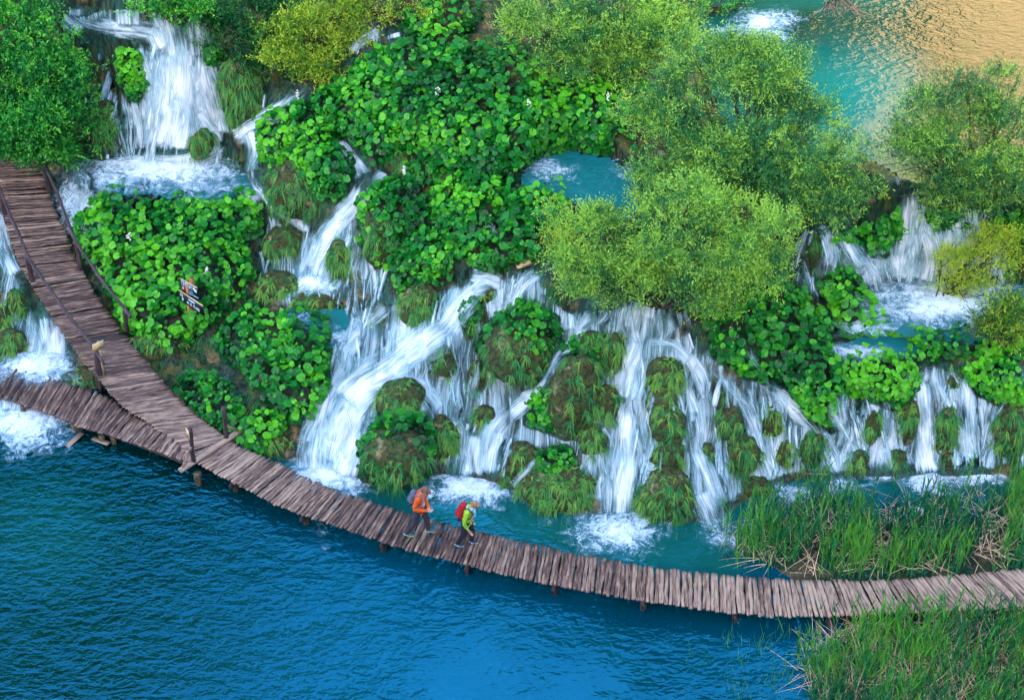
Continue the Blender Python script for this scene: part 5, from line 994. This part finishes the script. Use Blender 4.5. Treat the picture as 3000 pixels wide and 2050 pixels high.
# ---- bushes and trees
MAT['bark'] = plain('bark', (.075, .05, .035), .85, .8, 9, .5)
def crown_leaves(g, lobes, dens, L, W_, tnt, seed, tipy=.25):
    """lobes: (centre, radii); leaves grow in short twigs through the outer part of each lobe"""
    sub = []
    for c, r in lobes:
        sub.append((c, r * .66)); kk_ = int(9 + 6 * rng.random())
        for _ in range(kk_):
            e_ = nrm(rng.normal(0, 1, 3) + [0, -.35, .3]); f_ = .22 + .24 * rng.random(); sub.append((c + e_ * r * (.70 + .42 * rng.random()), r * f_ * (.8 + .4 * rng.random(3))))
    lobes = sub
    for li, (c, r) in enumerate(lobes):
        tl_ = rng.normal(0, .15) + .08 * (r[0] < .8)
        A_ = math.pi * r[0] * (r[2] * .8 + r[1] * .6); k = 9; nt_ = int(A_ * dens * 2.0 / k) + 2
        d = nrm(rng.normal(0, 1, (nt_, 3)) + [0, -.35, .3]); cl = fbm(d[:, 0] * 2.2 + d[:, 1] * 1.3 + li * 3, d[:, 2] * 2.2 + d[:, 1] * 1.7 + seed, 3, seed)
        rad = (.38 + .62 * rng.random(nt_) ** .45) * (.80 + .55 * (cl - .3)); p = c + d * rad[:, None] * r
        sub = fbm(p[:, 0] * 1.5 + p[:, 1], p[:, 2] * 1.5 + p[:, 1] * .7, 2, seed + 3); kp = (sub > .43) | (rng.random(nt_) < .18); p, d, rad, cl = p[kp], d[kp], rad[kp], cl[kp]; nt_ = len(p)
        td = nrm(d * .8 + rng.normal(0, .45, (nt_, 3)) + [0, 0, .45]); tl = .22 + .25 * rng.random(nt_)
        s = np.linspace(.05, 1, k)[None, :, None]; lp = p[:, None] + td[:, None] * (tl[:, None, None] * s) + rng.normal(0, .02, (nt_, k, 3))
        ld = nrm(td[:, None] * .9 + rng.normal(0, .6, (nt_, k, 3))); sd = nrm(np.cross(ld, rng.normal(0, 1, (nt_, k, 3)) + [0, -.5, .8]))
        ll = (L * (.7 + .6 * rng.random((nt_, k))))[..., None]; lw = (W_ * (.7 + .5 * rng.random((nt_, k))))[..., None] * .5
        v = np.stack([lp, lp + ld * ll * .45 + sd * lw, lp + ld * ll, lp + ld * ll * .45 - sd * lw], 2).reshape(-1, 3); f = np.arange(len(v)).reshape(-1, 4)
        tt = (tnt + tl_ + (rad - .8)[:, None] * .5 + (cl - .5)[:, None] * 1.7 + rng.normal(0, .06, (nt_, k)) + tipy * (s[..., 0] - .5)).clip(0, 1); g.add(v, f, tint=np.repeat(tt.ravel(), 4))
def bush(name, lab, cat, base, lobes, dens, L, W_, tnt, mat, dy=0.0, seed=1, thick=.09, group=None, tipy=.25, limbs=3):
    """base pixel on the ground; lobes (x, y, rx, ry[, extra depth]) in the half-size photo"""
    b = np.array(P(base[0] * K, base[1] * K)); root = thing(name, lab, cat, b, group); LB = []
    for lb in lobes:
        off = lb[4] if len(lb) > 4 else 0.0; c = at_y(lb[0] * K, lb[1] * K, b[1] + dy + off); s = float(px_m(c)); dep = math.atan2(HC - c[2], c[1])
        a = lb[2] * K / s; rz = lb[3] * K / s / math.cos(dep) * .92; LB.append((c, np.array([a, min(a, rz) * .8, rz])))
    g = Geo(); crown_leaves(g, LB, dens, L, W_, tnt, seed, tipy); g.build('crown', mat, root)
    g = Geo()
    for c, r in LB:
        for _ in range(limbs):
            e = c + nrm(rng.normal(0, 1, 3) + [0, -.2, .6]) * r * .75; mid_ = b + (e - b) * .5 + rng.normal(0, .15, 3) + [0, 0, .25]
            t = np.linspace(0, 1, 9)[:, None]; p = (1 - t) ** 2 * b + 2 * t * (1 - t) * mid_ + t ** 2 * e; tube(g, p + rng.normal(0, .015, p.shape), np.linspace(thick * (.6 + .4 * rng.random()), .012, 9), 6, tint=.4)
            for q in range(4):
                s0 = p[4 + q]; e2 = s0 + nrm(e - b + rng.normal(0, 1.5, 3)) * (.4 + .5 * rng.random()); tube(g, np.linspace(s0, e2, 4) + rng.normal(0, .02, (4, 3)), np.linspace(.02, .006, 4), 5, tint=.4)
    g.build('trunk', MAT['bark'], root); return root
WD = ((.004, .045, .018), (.035, .16, .045), (.20, .34, .07))
MAT['willow'] = leaf_mat('willow_leaf', (.003, .07, .035), (.04, .30, .08), (.50, .82, .09), .38)
MAT['willow_y'] = leaf_mat('young_yellow_leaf', (.02, .12, .02), (.22, .46, .035), (.72, .84, .06), .4)
MAT['willow_d'] = leaf_mat('dark_shrub_leaf', (.002, .05, .018), (.012, .17, .035), (.07, .36, .05), .25)
MAT['beech'] = leaf_mat('tree_leaf', (.004, .12, .03), (.035, .40, .045), (.22, .68, .05), .35)
BG = 'bushes growing over the cascades'
bush('leafy_tree', 'large leafy green tree overhanging the boardwalk at the top left corner', 'tree', (20,330), [(20,60,110,80,.4),(90,90,90,70),(30,160,110,80,-.3),(130,160,90,70),(60,240,110,70,-.5),(175,230,75,55),(200,290,60,34),(90,300,90,50,-.5),(40,330,60,36,-.6),(130,345,66,34,-.4),(60,10,90,60,.6),(-60,150,90,160)], 620, .10, .055, .42, MAT['beech'], dy=-1.6, seed=5, thick=.14)
bush('leafy_sapling', 'light green leafy branches hanging in front of the top left falls', 'tree', (400,60), [(395,14,70,26),(330,10,50,22),(440,30,40,16)], 520, .09, .05, .65, MAT['beech'], dy=-.4, seed=6, thick=.05)
bush('dark_bush', 'dark green willow bush above the tall grassy wall', 'bush', (590,150), [(560,40,100,60),(520,100,64,44),(620,90,80,50),(480,20,60,40,.4),(660,30,70,50,.4),(590,120,60,34)], 760, .09, .03, .42, MAT['willow_d'], dy=-.2, seed=7, group=BG)
bush('yellow_bush', 'yellow green bush leaning over the stream near the top left', 'bush', (720,200), [(690,90,80,44),(640,130,60,30),(740,130,60,34),(720,165,60,26),(780,60,80,40,.5),(700,50,60,34,.4)], 620, .09, .034, .55, MAT['willow_y'], dy=-.3, seed=8, group=BG)
bush('yellow_bush', 'yellow green bush at the top edge above the small upper fall', 'bush', (880,50), [(850,15,80,36),(930,20,60,30),(790,10,60,30)], 520, .09, .034, .45, MAT['willow_y'], dy=-.2, seed=9, group=BG)
bush('willow_bush', 'wide green willow bush at the top centre over dark shade', 'bush', (1400,200), [(1250,60,90,60),(1340,100,110,60),(1330,30,110,50,.4),(1440,60,110,70),(1400,130,110,46),(1290,130,80,40),(1510,90,70,60),(1500,20,80,50,.5),(1190,40,50,34),(1560,30,40,50,.5)], 700, .085, .03, .64, MAT['willow'], dy=-.4, seed=10, group=BG)
bush('willow_bush', 'largest grey green willow bush standing left of the turquoise lake', 'bush', (1720,480), [(1640,160,120,70,.6),(1720,120,90,44,.9),(1780,180,90,70,.7),(1560,250,110,80),(1680,260,120,80),(1800,270,90,70,.3),(1500,330,100,70,-.1),(1620,360,120,80,-.3),(1760,370,120,80,-.2),(1880,360,90,60),(1870,430,80,60,-.2),(1780,460,110,60,-.4),(1960,400,50,44),(1480,420,80,60,-.3),(1440,260,60,50,.2)], 720, .085, .028, .53, MAT['willow'], dy=-.8, seed=11, group=BG)
bush('yellow_green_bush', 'bright yellow green bush in front of the largest willow above the tall white fall', 'bush', (1500,700), [(1380,560,100,60),(1320,620,76,50,-.3),(1440,620,90,56,-.3),(1560,470,100,66),(1500,540,100,70,-.1),(1620,550,110,80,-.1),(1700,580,90,66,-.1),(1590,630,110,60,-.4),(1690,500,90,66),(1400,660,60,36,-.5),(1640,680,70,36,-.4),(1300,510,56,34,.2),(1360,495,50,26,.2)], 760, .08, .03, .74, MAT['willow'], dy=-.6, seed=12, group=BG)
bush('yellow_bush', 'pale yellow flowering bush between the pond and the bright bush', 'bush', (1330,560), [(1300,540,54,30),(1350,505,50,26),(1380,540,50,30)], 560, .08, .03, .6, MAT['willow_y'], dy=-.7, seed=13, group=BG)
bush('willow_bush', 'grey green willow bush at the right edge over the upper right falls', 'bush', (2210,470), [(2100,280,70,60,.4),(2200,240,90,60,.5),(2290,230,80,70,.5),(2120,370,90,70),(2220,340,100,80),(2310,340,80,80),(2150,430,90,44,-.1),(2260,430,90,50,-.1),(2060,350,50,50),(2340,430,50,50)], 820, .085, .026, .52, MAT['willow'], dy=-.5, seed=14, group=BG)
bush('yellow_bush', 'small yellow green bush at the right edge beside the rapids', 'bush', (2270,790), [(2270,710,56,40),(2300,760,50,34),(2240,740,40,26),(2310,690,30,24)], 620, .09, .034, .35, MAT['willow_y'], dy=-.2, seed=15, group=BG)
bush('little_tree', 'little bright yellow tree with bare dark stem leaning over the white pool', 'tree', (2118,700), [(2200,600,60,24),(2230,560,56,22),(2270,590,40,16),(2150,640,40,14),(2190,650,60,14),(2250,530,30,16),(2300,540,30,14),(2150,580,26,12)], 620, .08, .036, .8, MAT['willow_y'], dy=0, seed=16, thick=.045, limbs=1)
bush('overhanging_sprig', 'small leafy sprig above the top right white water', 'bush', (1640,50), [(1640,22,34,14),(1680,8,30,12),(1600,12,22,20)], 500, .09, .05, .6, MAT['beech'], dy=-.2, seed=17, thick=.03)
# bare leaning trunk in the falls, dead branches by the lake, driftwood, pale stones
b = P(476, 141); t_ = at_y(512, -60, b[1] + .2); root = thing('bare_trunk', 'bare brown tree trunk leaning in the top left falls', 'tree trunk', b); g = Geo(); post(g, b - [0, 0, .2], t_, .10, .6); g.build('trunk', MAT['redpost'], root)
b = at_z(2440, -10, 8.2); root = thing('dead_branch', 'pale dead branches drooping to the lake at the top edge', 'branch', b)
for q in range(11):
    e = at_z(2395 + q * 14 + rng.normal(0, 8), 30 + 36 * rng.random(), 7.05); g = Geo(); mdl = (b + e) / 2 + [0, 0, .25] + rng.normal(0, .08, 3); t = np.linspace(0, 1, 8)[:, None]; p = (1 - t) ** 2 * (b + [rng.normal(0, .2), 0, 0]) + 2 * t * (1 - t) * mdl + t ** 2 * e
    tube(g, p, np.linspace(.04, .008, 8), 6, wob=.2, tint=.8)
    for w_ in range(3): tube(g, np.linspace(p[3 + w_], p[3 + w_] + rng.normal(0, .25, 3) - [0, 0, .15], 4), np.linspace(.014, .004, 4), 5, tint=.9)
    g.build('twig', MAT['log'], root)
b = P(1545, 780) + [0, -.05, .15]; root = thing('driftwood', 'short pale driftwood log lodged at the head of the main cascade', 'log', b); g = Geo(); post(g, b + [-.3, -.1, -.05], b + [.35, .15, .08], .09, .85); g.build('log', MAT['fresh'], root)
MAT['pale'] = plain('pale_tufa', (.66, .66, .64), .8, .8, 6, .25)
for i, (uu, vv, rr_, lab) in enumerate(((2680,1515,.27,'pale whitish stone standing among the reeds'),(2600,1535,.16,'small pale stone left of the whitish stone in the reeds'),(2725,1580,.22,'pale stone half hidden by reeds near the boardwalk'))):
    c = P(uu, vv) + [0, 0, .12]; nl, nm_ = 16, 22; th = np.linspace(0, math.pi, nl)[:, None]; ph = np.linspace(0, 2 * math.pi, nm_ + 1)[None, :-1]; d = np.stack([np.sin(th) * np.cos(ph), np.sin(th) * np.sin(ph), np.cos(th) + 0 * ph], -1)
    w = 1 + .5 * (fbm(d[..., 0] * 2 + i, d[..., 2] * 2 + d[..., 1], 3, i) - .5); p = c + d * w[..., None] * rr_ * np.array([1.2, .8, .75]); g = Geo(); ii = np.arange(nl - 1)[:, None] * nm_; j = np.arange(nm_)[None]; j2 = (j + 1) % nm_
    g.add(p.reshape(-1, 3), np.stack([ii + j, ii + nm_ + j, ii + nm_ + j2, ii + j2], -1).reshape(-1, 4)); tag(g.build('pale_stone', MAT['pale'], org=c), lab, 'stone')
# white flower spikes above the butterbur
MAT['petal'] = plain('white_petal', (.75, .72, .62), .7, var=.1)
FL = [(875,325,'flower spikes at the left end of the hanging butterbur mound'),(1280,320,'flower spike in the middle of the butterbur hillside'),(1410,470,'flower spike on the butterbur left of the pond'),(1545,355,'flower spike near the two thin blue rills'),(1185,545,'flower spike above the middle butterbur clump'),(610,835,'flower spikes just right of the signpost'),(1775,335,'flower spike under the largest willow'),(385,735,'flower spike on the bank beside the right handrail')]
for i, (uu, vv, lab) in enumerate(FL):
    b = P(uu, vv); root = thing('flower_spike', 'small white ' + lab, 'flower', b, 'white flower spikes'); g = Geo(); h = .75; tube(g, np.linspace(b, b + [.03, -.1, h], 5), .01, 5, tint=.5); g.build('stem', MAT['grass'], root)
    g = Geo()
    for q in range(16): ell(g, b + np.array([.03, -.1, h]) * (.62 + .38 * q / 15) + rng.normal(0, .035, 3), [.028, .028, .022], 6)
    g.build('blossom', MAT['petal'], root)
